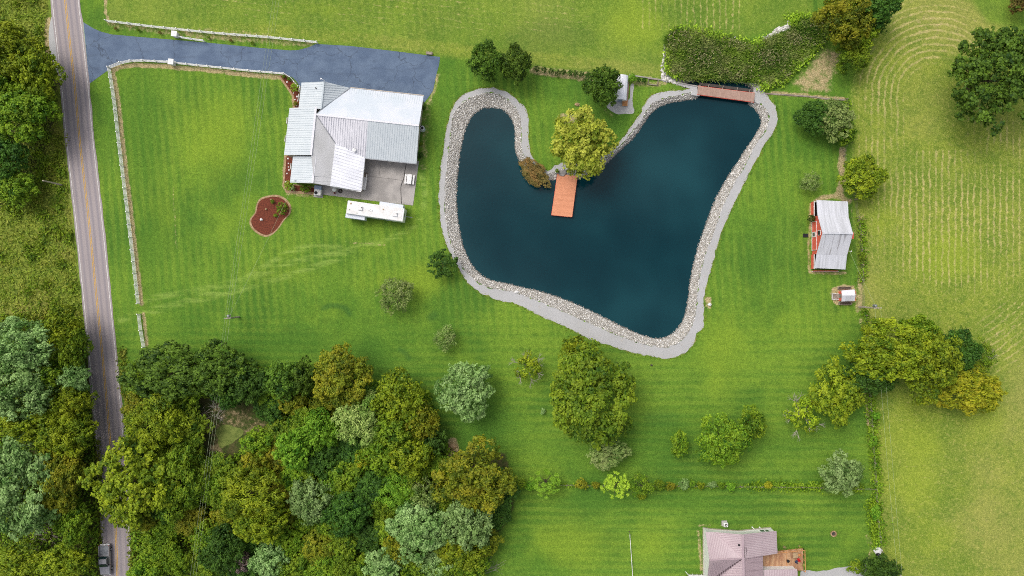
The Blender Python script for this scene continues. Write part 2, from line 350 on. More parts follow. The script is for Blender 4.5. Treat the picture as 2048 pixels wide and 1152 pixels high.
CATTAIL = crom([(1334,75),(1360,62),(1400,66),(1450,80),(1475,84),(1505,95),(1535,80),(1572,66),(1605,42),(1640,45),(1645,75),(1615,105),(1590,135),(1568,158),(1535,168),(1505,164),(1470,160),(1420,158),(1375,158),(1340,148),(1334,120)], True, 8)

# ------------------------------------------------------------------ ground sheet with masks
def axis(lo, hi, step, far):
    fine = list(np.arange(lo, hi + 1e-6, step)); out, d = [], step
    x = hi
    while x < far: d *= 1.6; x += d; out.append(min(x, far))
    left, d, x = [], step, lo
    while x > -far: d *= 1.6; x -= d; left.append(max(x, -far))
    return np.array(left[::-1] + fine + out)
gx, gy = axis(-100, 100, .36, 2500), axis(-58, 58, .36, 2500)
XX, YY = np.meshgrid(gx, gy); Q = np.stack([XX.ravel(), YY.ravel()], 1); NX, NY = len(gx), len(gy)
QP = Q / S * np.array([1, -1]) + np.array([1024, 576])          # the same points in photo pixels of the flat ground
rs = np.random.RandomState(1)
fld, dirt, lush, mead, hay, wood, swath, lime, deep = (np.zeros(len(Q)) for _ in range(9))
def soft(poly, width=8.0):
    """1 inside, fading over width px"""
    d = dist_line(QP, poly, True); i = inside(QP, poly); return np.clip(.5 + np.where(i, d, -d) / width, 0, 1)
def line_mask(line, r, fade=3.0): return np.clip((r + fade - dist_line(QP, line)) / fade, 0, 1)
near = (np.abs(Q[:, 0]) < 130) & (np.abs(Q[:, 1]) < 90)
RF = [(1706,290),(1702,190),(1722,120),(1752,50),(1785,-10),(1800,-700),(6000,-700),(6000,4000),(1790,4000),(1768,1152),(1752,1010),(1742,900),(1738,790),(1728,640),(1718,520),(1712,420)]
fld = np.maximum(fld, soft(RF, 16))
dirt = np.maximum(dirt, .42 * soft([(1800,20),(1860,5),(1930,40),(1960,80),(1900,95),(1850,90),(1800,60)], 50)); dirt = np.maximum(dirt, .4 * soft([(1930,680),(2060,600),(2060,700),(1960,730)], 50))
green_corner = soft([(1925,-20),(2060,-200),(2400,-200),(2400,120),(2048,62),(1975,45)], 14); fld *= 1 - .8 * green_corner
WM = [(-6000,-4000),(90,-4000),(98,0),(118,150),(130,290),(146,432),(160,576),(172,680),(178,760),(-6000,760)]
mead = np.maximum(mead, soft(WM, 5))
nf = soft([(216,-900),(216,40),(420,64),(640,84),(800,98),(940,112),(1060,128),(1180,138),(1330,150),(1335,70),(1480,78),(1620,40),(1640,-900)], 14)
FOREST = [(262,740),(310,726),(500,730),(640,752),(700,745),(760,780),(840,805),(868,860),(890,900),(1015,905),(1030,1010),(1000,1070),(985,1110),(965,1160),(960,1500),(262,1500),(262,1060),(250,860)]
wood = np.maximum(soft(FOREST, 30), soft([(-300,660),(60,640),(140,620),(172,680),(196,860),(205,1010),(204,1500),(-300,1500)], 20))
wood = np.maximum(wood, soft([(-300,60),(60,60),(120,110),(118,240),(60,420),(-300,440)], 30) * .8)
# hay swaths: stadium-shaped mowing rounds in the right field
cx0, cy0 = 1872, 190
rr = np.where(QP[:, 1] > cy0, np.abs(QP[:, 0] - cx0), np.hypot(QP[:, 0] - cx0, QP[:, 1] - cy0))
swath = rr * S
hs_ = soft([(1712,130),(1745,60),(1790,0),(1900,-20),(1960,60),(1990,100),(1900,160),(1890,230),(1960,330),(2060,380),(2060,560),(1900,590),(1790,560),(1728,500),(1712,320)], 90)
hs_ = np.maximum(hs_, .9 * soft([(1712,140),(1850,150),(2060,260),(2300,300),(2300,560),(1900,600),(1728,520)], 80)); hay = hs_ * 1.05 * np.where(QP[:, 1] < 300, np.clip((rr * S - 4.5) / 2.5, 0, 1), .9)
hay = np.maximum(hay, .85 * soft([(1905,640),(2060,560),(2060,740),(1960,760),(1900,700)], 70))
lowr = soft([(1740,800),(1860,780),(1960,700),(2200,640),(2200,1300),(1740,1300)], 60)
rr2 = np.hypot(QP[:, 0] - 1800, QP[:, 1] - 380); swath = np.where((QP[:, 1] > 590) & (QP[:, 0] > 1700), rr2 * S, swath)
hay = np.maximum(hay, .3 * lowr)
# north field: broken straw rows along the slope
top = nf > .3
swath = np.where(top, (QP[:, 1] - .115 * QP[:, 0]) * S * 1.0, swath)
vert = (QP[:, 0] > 1275) & (QP[:, 0] < 1480) & (QP[:, 1] < 60); swath = np.where(vert, QP[:, 0] * S, swath)
hay = np.maximum(hay, .5 * soft([(380,-40),(900,-40),(1180,0),(1180,60),(1000,80),(700,60),(560,50),(380,30)], 40) * top)
hay = np.where(vert, .7, hay)
drystrip = line_mask([(430,58),(560,62),(700,76),(830,90),(950,104),(1060,116),(1200,130),(1320,140)], 9, 12)
fld = np.maximum(fld, .85 * drystrip); fld = np.maximum(fld, .5 * soft([(216,10),(420,30),(500,46),(640,70),(640,86),(420,66),(216,44)], 14))
fld = np.maximum(fld, .45 * nf)
def blob(x, y, rx, ry): return np.exp(-(((QP[:, 0] - x) / rx) ** 2 + ((QP[:, 1] - y) / ry) ** 2))
for x, y, a, b, k in [(430,270,90,110,.8),(330,430,60,90,.45),(470,420,60,90,.5),(850,560,50,45,.9),(760,560,90,40,.5),(1140,1090,90,60,.9),(1300,1080,60,50,.6),(1440,700,60,110,.7),(1620,460,60,120,.25),(1270,50,70,70,.9),(700,15,160,25,.5),(1890,520,90,60,1),(1960,830,60,60,.8),(1830,920,90,140,.8),(1850,1060,80,80,.5),(1200,230,60,40,.35),(620,620,120,30,.35),(330,690,60,30,.3),(1560,640,90,60,.3),(1690,1060,60,60,.4),(1760,430,40,60,.5),(560,550,90,30,.5)]: lime = np.maximum(lime, k * blob(x, y, a, b))
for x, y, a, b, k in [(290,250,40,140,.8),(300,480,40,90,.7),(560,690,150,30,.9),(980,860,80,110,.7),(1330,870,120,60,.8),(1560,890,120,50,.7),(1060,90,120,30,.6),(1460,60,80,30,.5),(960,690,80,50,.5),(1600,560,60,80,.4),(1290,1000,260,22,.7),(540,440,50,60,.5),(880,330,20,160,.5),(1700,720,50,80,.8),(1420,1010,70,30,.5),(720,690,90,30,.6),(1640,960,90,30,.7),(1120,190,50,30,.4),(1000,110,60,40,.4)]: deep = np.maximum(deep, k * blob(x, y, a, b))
# bare / dry soil
def soil(line, r, k=1.0, fade=4.0): 
    global dirt; dirt = np.maximum(dirt, k * line_mask(line, r, fade))
soil([(226,142),(236,200),(246,288),(259,400),(271,500),(279,570),(283,608)], 2.6, 1.0, 5)
soil([(226,140),(240,134),(268,130),(340,133),(352,136),(400,138),(480,148),(560,155)], 3.0, 1.0, 5)
soil([(287,628),(294,690)], 2.5, .9, 4)
soil([(212,-10),(211,24),(217,42)], 2.5, .8, 3)
soil([(218,48),(300,60),(420,74),(540,84),(632,90)], 4, .62, 7); soil([(230,52),(330,58),(430,63),(540,72)], 4, .55, 8)
soil([(876,150),(868,180),(860,200)], 2, .7, 6); soil([(858,205),(853,250),(849,300),(846,332)], 4, .55, 12)
soil([(1065,142),(1120,150),(1180,158)], 5, .8, 5); soil([(1070,134),(1180,146),(1210,149)], 2, .7, 3); soil([(1270,165),(1310,170),(1330,165)], 4, .7, 5)
soil([(1330,157),(1300,155),(1262,150)], 1.5, .6, 3)
dirt = np.maximum(dirt, .8 * soft([(1692,96),(1640,95),(1612,130),(1578,168),(1600,186),(1660,190),(1672,150)], 26))
soil([(1545,186),(1600,190),(1650,196),(1690,198)], 2.6, .95, 4)
soil([(1619,540),(1617,500),(1622,440)], 1.2, .75, 6); soil([(1622,440),(1624,410),(1640,396),(1672,392),(1690,398),(1700,402)], 2.6, .9, 7); soil([(1702,410),(1706,450),(1712,480)], 1, .55, 5); soil([(1619,545),(1660,547),(1692,546)], 1.2, .8, 5)
soil([(1685,300),(1682,330),(1686,360),(1678,385),(1688,400)], 5, .95, 5)
dirt = np.maximum(dirt, soft([(1660,588),(1664,574),(1690,568),(1708,570),(1714,585),(1712,604),(1694,612),(1668,610)], 6))
soil([(1716,620),(1720,600),(1722,565),(1724,548)], 4, .8, 6); soil([(1722,640),(1727,660)], 3, .7, 4)
soil([(1730,770),(1734,800),(1737,850)], 3, .85, 4); soil([(1722,430),(1726,460),(1728,480)], 4, .6, 6)
soil([(905,885),(903,905),(908,895)], 7, 1, 7); soil([(1417,598),(1418,612)], 4, .9, 4)
soil([(1126,236),(1150,240)], 8, .75, 9); soil([(1210,222),(1230,236)], 3, .5, 5)
soil([(690,484),(720,486),(770,490)], 1.2, .65, 3); soil([(346,375),(348,420),(352,470),(353,500)], 1.2, .6, 3); soil([(1155,210),(1156,210)], 3, .8, 3)
soil([(1396,1062),(1399,1090),(1403,1140)], 1.5, .8, 5); soil([(1398,1052),(1420,1049)], 1, .6, 5)
soil([(96,40),(94,70),(97,100),(103,124)], 5, .8, 5); soil([(138,390),(146,410)], 2, .6, 4); soil([(182,790),(190,850)], 3, .7, 6)
dirt = np.maximum(dirt, .5 * soft([(400,800),(470,800),(520,830),(560,850),(500,880),(430,900),(400,860)], 26)); soil([(422,930),(440,915),(430,900)], 10, .8, 8)
soil([(1735,1075),(1745,1100),(1740,1120)], 5, .5, 6)
soil(list(PATH) + [PATH[0]], .6, .62, 3.5); soil([(568,330),(566,372),(575,388),(630,393)], 1.5, .7, 6); soil([(573,160),(585,190),(586,216)], 2, .8, 3)
for _ in range(170):            # odd bare specks in the mown grass and fields
    px, py = rs.uniform(0, 2048), rs.uniform(0, 1152); d2 = (QP[:, 0] - px) ** 2 + (QP[:, 1] - py) ** 2; r = rs.uniform(1.5, 4)
    dirt = np.maximum(dirt, rs.uniform(.15, .55) * np.exp(-d2 / (r * r)) * near)
# lusher, bluer rings and arcs and fresh mower tracks
for ln, r, k in [([(648,616),(660,611),(680,612),(694,618),(699,628)],2.5,1),([(800,699),(812,708),(818,716)],2.5,.8),([(862,634),(868,630)],4,.9),([(1390,380),(1420,410),(1418,400)],5,.3),([(1060,105),(1120,80),(1175,72)],10,.6),([(1030,72),(1090,66),(1150,72)],12,.7),([(690,22),(720,28)],12,.6),([(1920,545),(1935,532),(1952,545)],4,.6),([(1305,836),(1345,840)],8,.4)]:
    lush = np.maximum(lush, k * line_mask(ln, r, r * 2))
track = np.zeros(len(Q))
for ln in ([(300,626),(380,600),(480,566),(600,520),(700,500),(800,470),(840,440)], [(285,600),(380,582),(480,560),(590,500),(680,495)], [(240,640),(320,616),(440,590),(560,556),(690,512)], [(846,420),(850,380),(842,350)]):
    track = np.maximum(track, line_mask(crom(ln, False, 12), 3, 5))
V = np.zeros((len(Q), 3)); V[:, :2] = Q; V[:, 2] = ground_z(Q)
V[:, 2] += np.where(near, .0, -.02)
ii = np.arange(NX * NY).reshape(NY, NX); Fq = np.stack([ii[:-1, :-1], ii[:-1, 1:], ii[1:, 1:], ii[1:, :-1]], -1).reshape(-1, 4)
me = bpy.data.meshes.new('ground'); me.vertices.add(len(V)); me.vertices.foreach_set('co', V.ravel())
me.loops.add(Fq.size); me.loops.foreach_set('vertex_index', Fq.ravel()); me.polygons.add(len(Fq))
me.polygons.foreach_set('loop_start', np.arange(len(Fq)) * 4); me.update()
bed = inside(QP, STONE) if True else 0
def fattr(me, name, a):
    at = me.attributes.new(name, 'FLOAT', 'POINT'); at.data.foreach_set('value', np.ascontiguousarray(a, dtype=np.float32))
for nme, a in (('field', fld), ('dirt', dirt), ('lush', lush), ('mead', mead), ('hay', hay), ('wood', wood), ('swath', swath), ('track', track), ('lime', lime), ('deep', deep), ('bed', bed.astype(float))): fattr(me, nme, a)
for p in me.polygons: pass
me.polygons.foreach_set('use_smooth', np.ones(len(Fq), bool))
ground = put(bpy.data.objects.new('ground', me)); tag(ground, 'mown green lawns, hay field and rough meadow', 'ground', kind='structure')

t = NT('grass_ground')
A = lambda n: t.attr(n).outputs['Fac']
n_big, n_mid, n_sml, n_fin = t.noise(.028, None, 4), t.noise(.13, None, 5, .6), t.noise(.75, None, 4, .65), t.noise(4.5, None, 3, .7)
mow_v, mow_h = t.noise(.75, t.pos((1, .04, 1), .09), 4), t.noise(.75, t.pos((.04, 1, 1), 0), 4)
mow_d = t.noise(1.1, t.pos((.12, 1, 1), -.38), 3)
n_sm2, n_bg2 = t.noise(1.7, t.pos((1, 1, 1), .7), 4, .7), t.noise(.06, t.pos((1, 1, 1), 1.9), 4)
sep = t.n('ShaderNodeSeparateXYZ'); t.l(t.geo.outputs['Position'], sep.inputs[0])
south = t.ramp(sep.outputs[1], 4, -18)
mow = t.n('ShaderNodeMix', data_type='FLOAT'); t.set(mow.inputs[0], south); t.set(mow.inputs[2], mow_v); t.set(mow.inputs[3], mow_h); mow = mow.outputs[0]
lawn = t.mix(t.ramp(n_mid, .3, .7), C(80, 122, 33), C(106, 142, 39))
lawn = t.mix(t.ma('MULTIPLY', t.ramp(n_big, .42, .66), .7), lawn, C(118, 150, 38))
lawn = t.mix(t.ma('MULTIPLY', t.ramp(n_bg2, .46, .62), .8), lawn, C(70, 112, 34))
lawn = t.mix(t.ma('MULTIPLY', t.ramp(mow, .44, .6), .45), lawn, C(82, 126, 36))
lawn = t.mix(t.ma('MULTIPLY', t.ramp(mow, .56, .72), .4), lawn, C(132, 162, 50))
lawn = t.mix(t.ma('MULTIPLY', t.ramp(t.noise(.3, t.pos((1, 1, 1), 2.6), 5, .7), .5, .68), .5), lawn, C(72, 108, 34))
lawn = t.mix(t.ma('MULTIPLY', t.ramp(n_sml, .5, .72), .5), lawn, C(74, 112, 32))
lawn = t.mix(t.ma('MULTIPLY', t.ramp(n_sm2, .58, .78), .35), lawn, C(142, 160, 56))
def stripes(kx, ky, per):
    u = t.ma('ADD', t.ma('MULTIPLY', sep.outputs[0], kx), t.ma('MULTIPLY', sep.outputs[1], ky))
    return t.ma('SINE', t.ma('ADD', t.ma('MULTIPLY', u, 6.2832 / per), t.ma('MULTIPLY', n_mid, 5.0)))
stv, sth = stripes(1, .09, 1.5), stripes(0, 1, 1.5)
str_ = t.n('ShaderNodeMix', data_type='FLOAT'); t.set(str_.inputs[0], south); t.set(str_.inputs[2], stv); t.set(str_.inputs[3], sth)
sr_ = t.ma('MULTIPLY', t.ramp(t.ma('ADD', str_.outputs[0], t.ma('MULTIPLY', n_sm2, .8)), -.3, 1.2), t.ramp(t.noise(.05), .35, .6))
lawn = t.mix(t.ma('MULTIPLY', sr_, .35), lawn, C(128, 156, 46))
lm_ = t.ramp(t.ma('ADD', A('lime'), t.ma('MULTIPLY', t.ma('SUBTRACT', n_mid, .5), .9)), .15, .9)
lawn = t.mix(t.ma('MULTIPLY', lm_, .62), lawn, C(134, 160, 36))
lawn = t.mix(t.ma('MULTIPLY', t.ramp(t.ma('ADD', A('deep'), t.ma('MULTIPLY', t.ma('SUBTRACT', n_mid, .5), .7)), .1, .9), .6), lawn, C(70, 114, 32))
lawn = t.mix(t.ma('MULTIPLY', A('lush'), .65), lawn, C(52, 96, 40))
lawn = t.mix(t.ma('MULTIPLY', t.ma('MULTIPLY', A('track'), t.ramp(mow_d, .38, .62)), .55), lawn, C(146, 172, 76))
fl = t.mix(t.ramp(n_mid, .32, .68), C(114, 138, 42), C(138, 154, 50)); fl = t.mix(t.ma('MULTIPLY', t.ramp(n_sml, .42, .68), .65), fl, C(94, 124, 36))
fl = t.mix(t.ma('MULTIPLY', t.ramp(n_big, .45, .65), .55), fl, C(158, 156, 82)); fl = t.mix(t.ma('MULTIPLY', t.ramp(n_fin, .52, .72), .6), fl, C(166, 162, 92))
fl = t.mix(t.ma('MULTIPLY', t.ramp(t.noise(.35, t.pos((1, 1, 1), 1.1), 5, .7), .52, .68), .5), fl, C(96, 128, 36))
fl = t.mix(t.ma('MULTIPLY', t.ramp(n_sm2, .52, .68), .6), fl, C(160, 156, 86))
fl = t.mix(t.ma('MULTIPLY', lm_, .6), fl, C(142, 162, 40))
ph = t.ma('ADD', t.ma('MULTIPLY', A('swath'), 6.2832 / 1.18), t.ma('MULTIPLY', t.ma('SUBTRACT', t.noise(.3, None, 4, .65), .5), 7.0))
row = t.ma('ADD', t.ma('COSINE', ph), t.ma('MULTIPLY', t.ma('SUBTRACT', t.noise(1.3, None, 4, .7), .5), 3.4))
row = t.ma('ADD', row, t.ma('MULTIPLY', t.ma('SUBTRACT', A('hay'), 1.0), 1.25))
rowm = t.ma('MULTIPLY', t.ramp(row, .1, 1.3), t.ramp(t.ma('ADD', t.noise(.11, None, 4, .6), t.ma('MULTIPLY', n_sml, .3)), .45, .72))
base = t.mix(A('field'), lawn, fl)
md = t.mix(t.ramp(n_sml, .3, .7), C(94, 116, 36), C(138, 150, 54)); md = t.mix(t.ma('MULTIPLY', t.ramp(n_mid, .5, .7), .6), md, C(150, 142, 74))
base = t.mix(A('mead'), base, md)
base = t.mix(t.ma('MULTIPLY', t.ma('MULTIPLY', rowm, t.ramp(A('hay'), .03, .3)), .72), base, C(198, 182, 124))
fw = t.ramp(t.ma('ADD', A('wood'), t.ma('MULTIPLY', t.ma('SUBTRACT', n_sml, .5), .5)), .4, .75)
base = t.mix(fw, base, t.mix(t.ramp(n_sml, .35, .65), C(64, 82, 32), C(90, 86, 54)))
dm = t.ramp(t.ma('ADD', A('dirt'), t.ma('ADD', t.ma('MULTIPLY', t.ma('SUBTRACT', n_sml, .5), 1.1), t.ma('MULTIPLY', t.ma('SUBTRACT', n_sm2, .5), .9))), .4, .95)
base = t.mix(t.ma('MULTIPLY', dm, .82), base, t.mix(t.ramp(n_fin, .3, .7), C(170, 142, 104), C(202, 182, 146)))
base = t.mix(t.ma('MULTIPLY', t.ramp(A('bed'), .45, .55), 1.0), base, t.mix(n_fin, C(138, 132, 124), C(176, 172, 166)))
base = t.mix(.8, base, t.mix(t.ramp(n_fin, .32, .68), (.72, .74, .7, 1), (1.26, 1.24, 1.2, 1)), 'MULTIPLY'); base = t.mix(.8, base, t.mix(t.ramp(n_sm2, .35, .65), (.84, .86, .84, 1), (1.14, 1.12, 1.1, 1)), 'MULTIPLY')
hv = t.n('ShaderNodeHueSaturation'); hv.inputs['Saturation'].default_value = .96; hv.inputs['Value'].default_value = 1.0; t.l(base, hv.inputs['Color']); base = hv.outputs[0]
M['ground'] = t.done(base, .95, t.ma('ADD', n_fin, n_sml), .55, .12, .15)
me.materials.append(M['ground'])

# ------------------------------------------------------------------ pond, path, road, driveway
wl = [(a + (b - a) * .0) for a, b in zip(WATER_W, WATER_W)]
cen = WATER_W.mean(0)
# water sheet reaches a little under the stones everywhere: midway line found by stepping out of the outline
def grow(poly, d):
    p = np.asarray(poly); e = np.roll(p, -1, 0) - np.roll(p, 1, 0); n = np.stack([e[:, 1], -e[:, 0]], 1); n /= np.linalg.norm(n, axis=1)[:, None] + 1e-9
    a = 0.5 * np.sum(p[:, 0] * np.roll(p[:, 1], -1) - np.roll(p[:, 0], -1) * p[:, 1]); return p + n * d * (1 if a > 0 else -1)
sheet('pond_water', [grow(WATER_W, .45)], WZ, M['water'], kind='structure', label='dark teal still water of the pond', cat='water')
sheet('gravel_path', [PATH_W, STONE_W], .02, M['gravel'], jit=.09, kind='structure', label='pale grey gravel path round the pond', cat='path')
rw = XY(ROADC); e = np.gradient(rw, axis=0); e /= np.linalg.norm(e, axis=1)[:, None]; nrm = np.stack([-e[:, 1], e[:, 0]], 1)      # nrm points east (road runs down the picture)
if nrm[:, 0].mean() < 0: nrm = -nrm
def strip(name, off0, off1, z, mat, n=2, kind='structure', wob=0.0, **kw):
    rr_ = np.random.RandomState(7); V, F, A_ = [], [], []
    for i in range(len(rw)):
        for k in range(n):
            o = off0 + (off1 - off0) * k / (n - 1); jj = rr_.normal(0, wob) if wob and k in (0, n - 1) else 0
            p = rw[i] + nrm[i] * (o + jj); V.append((p[0], p[1], z)); A_.append(o / 2.45)
    for i in range(len(rw) - 1):
        for k in range(n - 1):
            a = i * n + k; q = (a, a + 1, a + n + 1, a + n); va, vb, vc = (Vector(V[j]) for j in q[:3])
            F.append(q if (vb - va).cross(vc - va).z > 0 else q[::-1])
    o = mk(name, (V, F), mat, kind=kind, **kw); fattr(o.data, 'across', np.array(A_)); return o
strip('road', -2.72, 2.72, .03, M['road'], 15, wob=.05, label='two lane grey asphalt road down the left side', cat='road')
strip('road_edge_line', -2.45, -2.33, .036, M['line_white']); strip('road_edge_line', 2.33, 2.45, .036, M['line_white'])
strip('road_centre_line', -.19, -.08, .036, M['line_yellow']); strip('road_centre_line', .06, .17, .036, M['line_yellow'])
sheet('gravel_shoulder', [XY(crom([(104,30),(98,60),(98,85),(103,115),(112,140),(120,150),(118,120),(112,70),(108,35)], True, 6))], .012, M['gravel'], jit=.03, kind='structure')
sheet('gravel_shoulder', [XY(crom([(176,735),(183,800),(187,850),(193,850),(186,800),(180,740)], True, 6))], .012, M['gravel'], jit=.05, kind='structure')
sheet('gravel_shoulder', [XY(crom([(238,770),(244,820),(249,870),(253,868),(246,818),(240,772)], True, 6))], .012, M['gravel'], jit=.05, kind='structure')
sheet('driveway', [XY(DRIVE)], .02, M['drive'], kind='structure', label='blue grey sealed asphalt driveway to the house', cat='driveway')
sheet('driveway_threshold_line', [XY([(165.5,45),(167,45),(178.5,167),(177,168.5)])], .027, M['old_line'], kind='structure')
sheet('shed_gravel_pad', [XY(crom([(1262,168),(1268,170),(1265,195),(1266,212),(1268,226),(1250,228),(1232,227),(1220,220),(1212,210),(1225,200),(1240,200),(1258,200),(1260,185)], True, 5))], .02, M['gravel'], jit=.03, kind='structure')
sheet('gravel_drive', [XY(crom([(1606,1140),(1640,1143),(1670,1136),(1715,1132),(1735,1138),(1735,1240),(1590,1240),(1600,1160)], True, 6))], .02, M['gravel'], jit=.08, kind='structure')
sheet('bridge_landing', [XY([(1379,172),(1394,172),(1397,192),(1382,190)])], .026, M['gravel'], kind='structure')
sheet('bridge_landing', [XY(crom([(1509,176),(1520,182),(1530,192),(1522,206),(1510,204)], True, 5))], .026, M['gravel'], kind='structure')

t = NT('duckweed'); M['duckweed'] = t.done(t.mix(t.ramp(t.noise(1.2, None, 4, .65), .35, .65), C(98, 114, 50), C(126, 138, 68)), .8)
sheet('duckweed_pool', [XY(crom([(430,862),(445,850),(465,852),(484,858),(486,868),(470,882),(452,892),(440,895),(436,880)], True, 5))], .02, M['duckweed'], jit=.06, kind='structure', label='small pool covered in light green duckweed in the wood', cat='pool')
# riprap
ICO = bmesh.new(); bmesh.ops.create_icosphere(ICO, subdivisions=1, radius=1.0); IV = np.array([v.co[:] for v in ICO.verts]); IF = np.array([[v.index for v in f.verts] for f in ICO.faces]); ICO.free()
def fast_mesh(name, V, F, tint=None, mat=None, smooth=False):
    me = bpy.data.meshes.new(name); k = F.shape[1]; me.vertices.add(len(V)); me.vertices.foreach_set('co', np.ascontiguousarray(V, dtype=np.float32).ravel())
    me.loops.add(F.size); me.loops.foreach_set('vertex_index', np.ascontiguousarray(F, dtype=np.int32).ravel()); me.polygons.add(len(F)); me.polygons.foreach_set('loop_start', np.arange(len(F), dtype=np.int32) * k)
    me.update(calc_edges=True)
    if tint is not None: fattr(me, 'tint', tint)
    if mat: me.materials.append(mat)
    if smooth: me.polygons.foreach_set('use_smooth', np.ones(len(F), bool))
    return me
def stones(name, q, size, lift=.02, **kw):
    r = np.random.RandomState(11); n = len(q); z = ground_z(q); wet = np.clip(1 - dist_line(q, WATER_W, True) / .3, 0, 1)
    sc_ = size * r.uniform(.55, 1.35, (n, 1)) * r.uniform(.7, 1.2, (n, 3)); sc_[:, 2] *= .62
    ang = r.uniform(0, 6.28, n); ca, sa = np.cos(ang), np.sin(ang)
    V = IV[None] * sc_[:, None, :] * r.uniform(.78, 1.15, (n, len(IV), 1))
    x = V[..., 0] * ca[:, None] - V[..., 1] * sa[:, None]; y = V[..., 0] * sa[:, None] + V[..., 1] * ca[:, None]
    V = np.stack([x + q[:, :1], y + q[:, 1:], V[..., 2] + (z + lift + sc_[:, 2] * .35)[:, None]], -1)
    F = IF[None] + (np.arange(n) * len(IV))[:, None, None]
    me = fast_mesh(name, V.reshape(-1, 3), F.reshape(-1, 3), np.repeat(np.clip(r.normal(.62, .26, n) - .7 * wet, 0, 1), len(IV)), M['stone'])
    return tag(put(bpy.data.objects.new(name, me)), **kw)
lo, hi = STONE_W.min(0), STONE_W.max(0)
q = rs.uniform(lo, hi, (520000, 2)); g = (np.floor(q / .165)).astype(int); _, ui = np.unique(g, axis=0, return_index=True); q = q[ui]
q = q[inside(q, STONE_W)]; dw = dist_line(q, WATER_W, True); wi = inside(q, WATER_W); q = q[(~wi) | (dw < .35 * rs.rand(len(q)))]
ch = inside(q / S * np.array([1, -1]) + np.array([1024, 576]), [(1396,150),(1500,150),(1508,206),(1398,194)]); q = q[~ch]
stones('riprap_stones', q, .108, kind='stuff', label='band of pale broken stones along the pond edge', cat='stones')
q = np.concatenate([XY(np.array(l) + 0) for l in ([(0, 0)],)])
def along(line, wpx, n):
    ln = crom(line, False, 2); k = rs.randint(0, len(ln), n); return XY(ln[k] + rs.normal(0, wpx, (n, 2)))
q = np.concatenate([along([(1333,90),(1330,120),(1328,140),(1326,155),(1336,162)], 2.2, 420), along([(1446,82),(1460,84),(1472,86)], 3, 200), along([(1526,82),(1545,70),(1560,60),(1575,55),(1580,46)], 2.4, 420), along([(1502,172),(1514,170),(1518,178)], 4, 200), along([(1340,160),(1365,168)], 2, 120)])
stones('marsh_edge_stones', q, .2, kind='stuff', label='pale stones edging the reed marsh', cat='stones')

# ------------------------------------------------------------------ trees and shrubs
def leaf_quads(pos, nrm, size, tint, rsd, asp=.6):
    n = len(pos); nrm = nrm / (np.linalg.norm(nrm, axis=1)[:, None] + 1e-9)
    rnd = rsd.normal(size=(n, 3)); a = np.cross(nrm, rnd); a /= np.linalg.norm(a, axis=1)[:, None] + 1e-9; b = np.cross(nrm, a)
    L = size[:, None]; W = L * asp
    bend = nrm * L * .12
    V = np.stack([pos - a * L - bend, pos + b * W, pos + a * L - bend, pos - b * W], 1).reshape(-1, 3)
    return V, np.arange(4 * n).reshape(n, 4), np.repeat(np.clip(tint, 0, 1), 4)
def crown_data(seed, nl, lobe_r, leaf, n, hr=.72, sub=12, spread=.78, flat=.0, tip=0.0, asp=.6):
    """crown of radius 1 centred on the origin: lobes > puffs > leaves"""
    r = np.random.RandomState(seed)
    k = np.arange(nl) + .5; ph = k * 2.39996 + r.normal(0, .35, nl); cz = 1 - 1.25 * k / nl + r.normal(0, .06, nl); cz = np.clip(cz, -.5, .98); sr = np.sqrt(1 - cz ** 2)
    d = np.stack([sr * np.cos(ph), sr * np.sin(ph), cz], 1)
    amp = np.array([r.normal(0, .06, 6), r.uniform(0, 6.28, 6)])
    mod = 1 + sum(amp[0, i] * np.cos((i + 1) * ph + amp[1, i]) for i in range(6)) * sr
    lr = lobe_r * r.uniform(.75, 1.3, nl); mod[:4] = 1; lr[:4] = lobe_r * 1.3; lc = d * (spread * mod * r.uniform(.8, 1.06, nl))[:, None]; inn = r.rand(nl) < .24; inn[:4] = False; lc[inn] *= .5; lr[inn] *= 1.5; lc[:, 2] *= hr
    ns = nl * sub; li = np.repeat(np.arange(nl), sub); sd_ = r.normal(size=(ns, 3)) + d[li] * .7 + np.array([0, 0, .6]); sd_ /= np.linalg.norm(sd_, axis=1)[:, None]
    spos = lc[li] + sd_ * (lr[li] * r.uniform(.55, 1.05, ns))[:, None]; srad = lr[li] * r.uniform(.28, .5, ns)
    pi = r.randint(0, ns, n); ld = r.normal(size=(n, 3)) + sd_[pi] * .8 + np.array([0, 0, .45]); ld /= np.linalg.norm(ld, axis=1)[:, None]
    pos = spos[pi] + ld * (srad[pi] * r.uniform(.45, 1.1 + tip, n))[:, None]
    tint = .45 + .16 * r.normal(size=nl)[li][pi] + .1 * r.normal(size=ns)[pi] + .16 * r.normal(size=n)
    nrm = ld + np.array([0, 0, .35]) + r.normal(0, .45, (n, 3))
    return leaf_quads(pos, nrm, leaf * r.uniform(.6, 1.35, n), tint, r, asp)
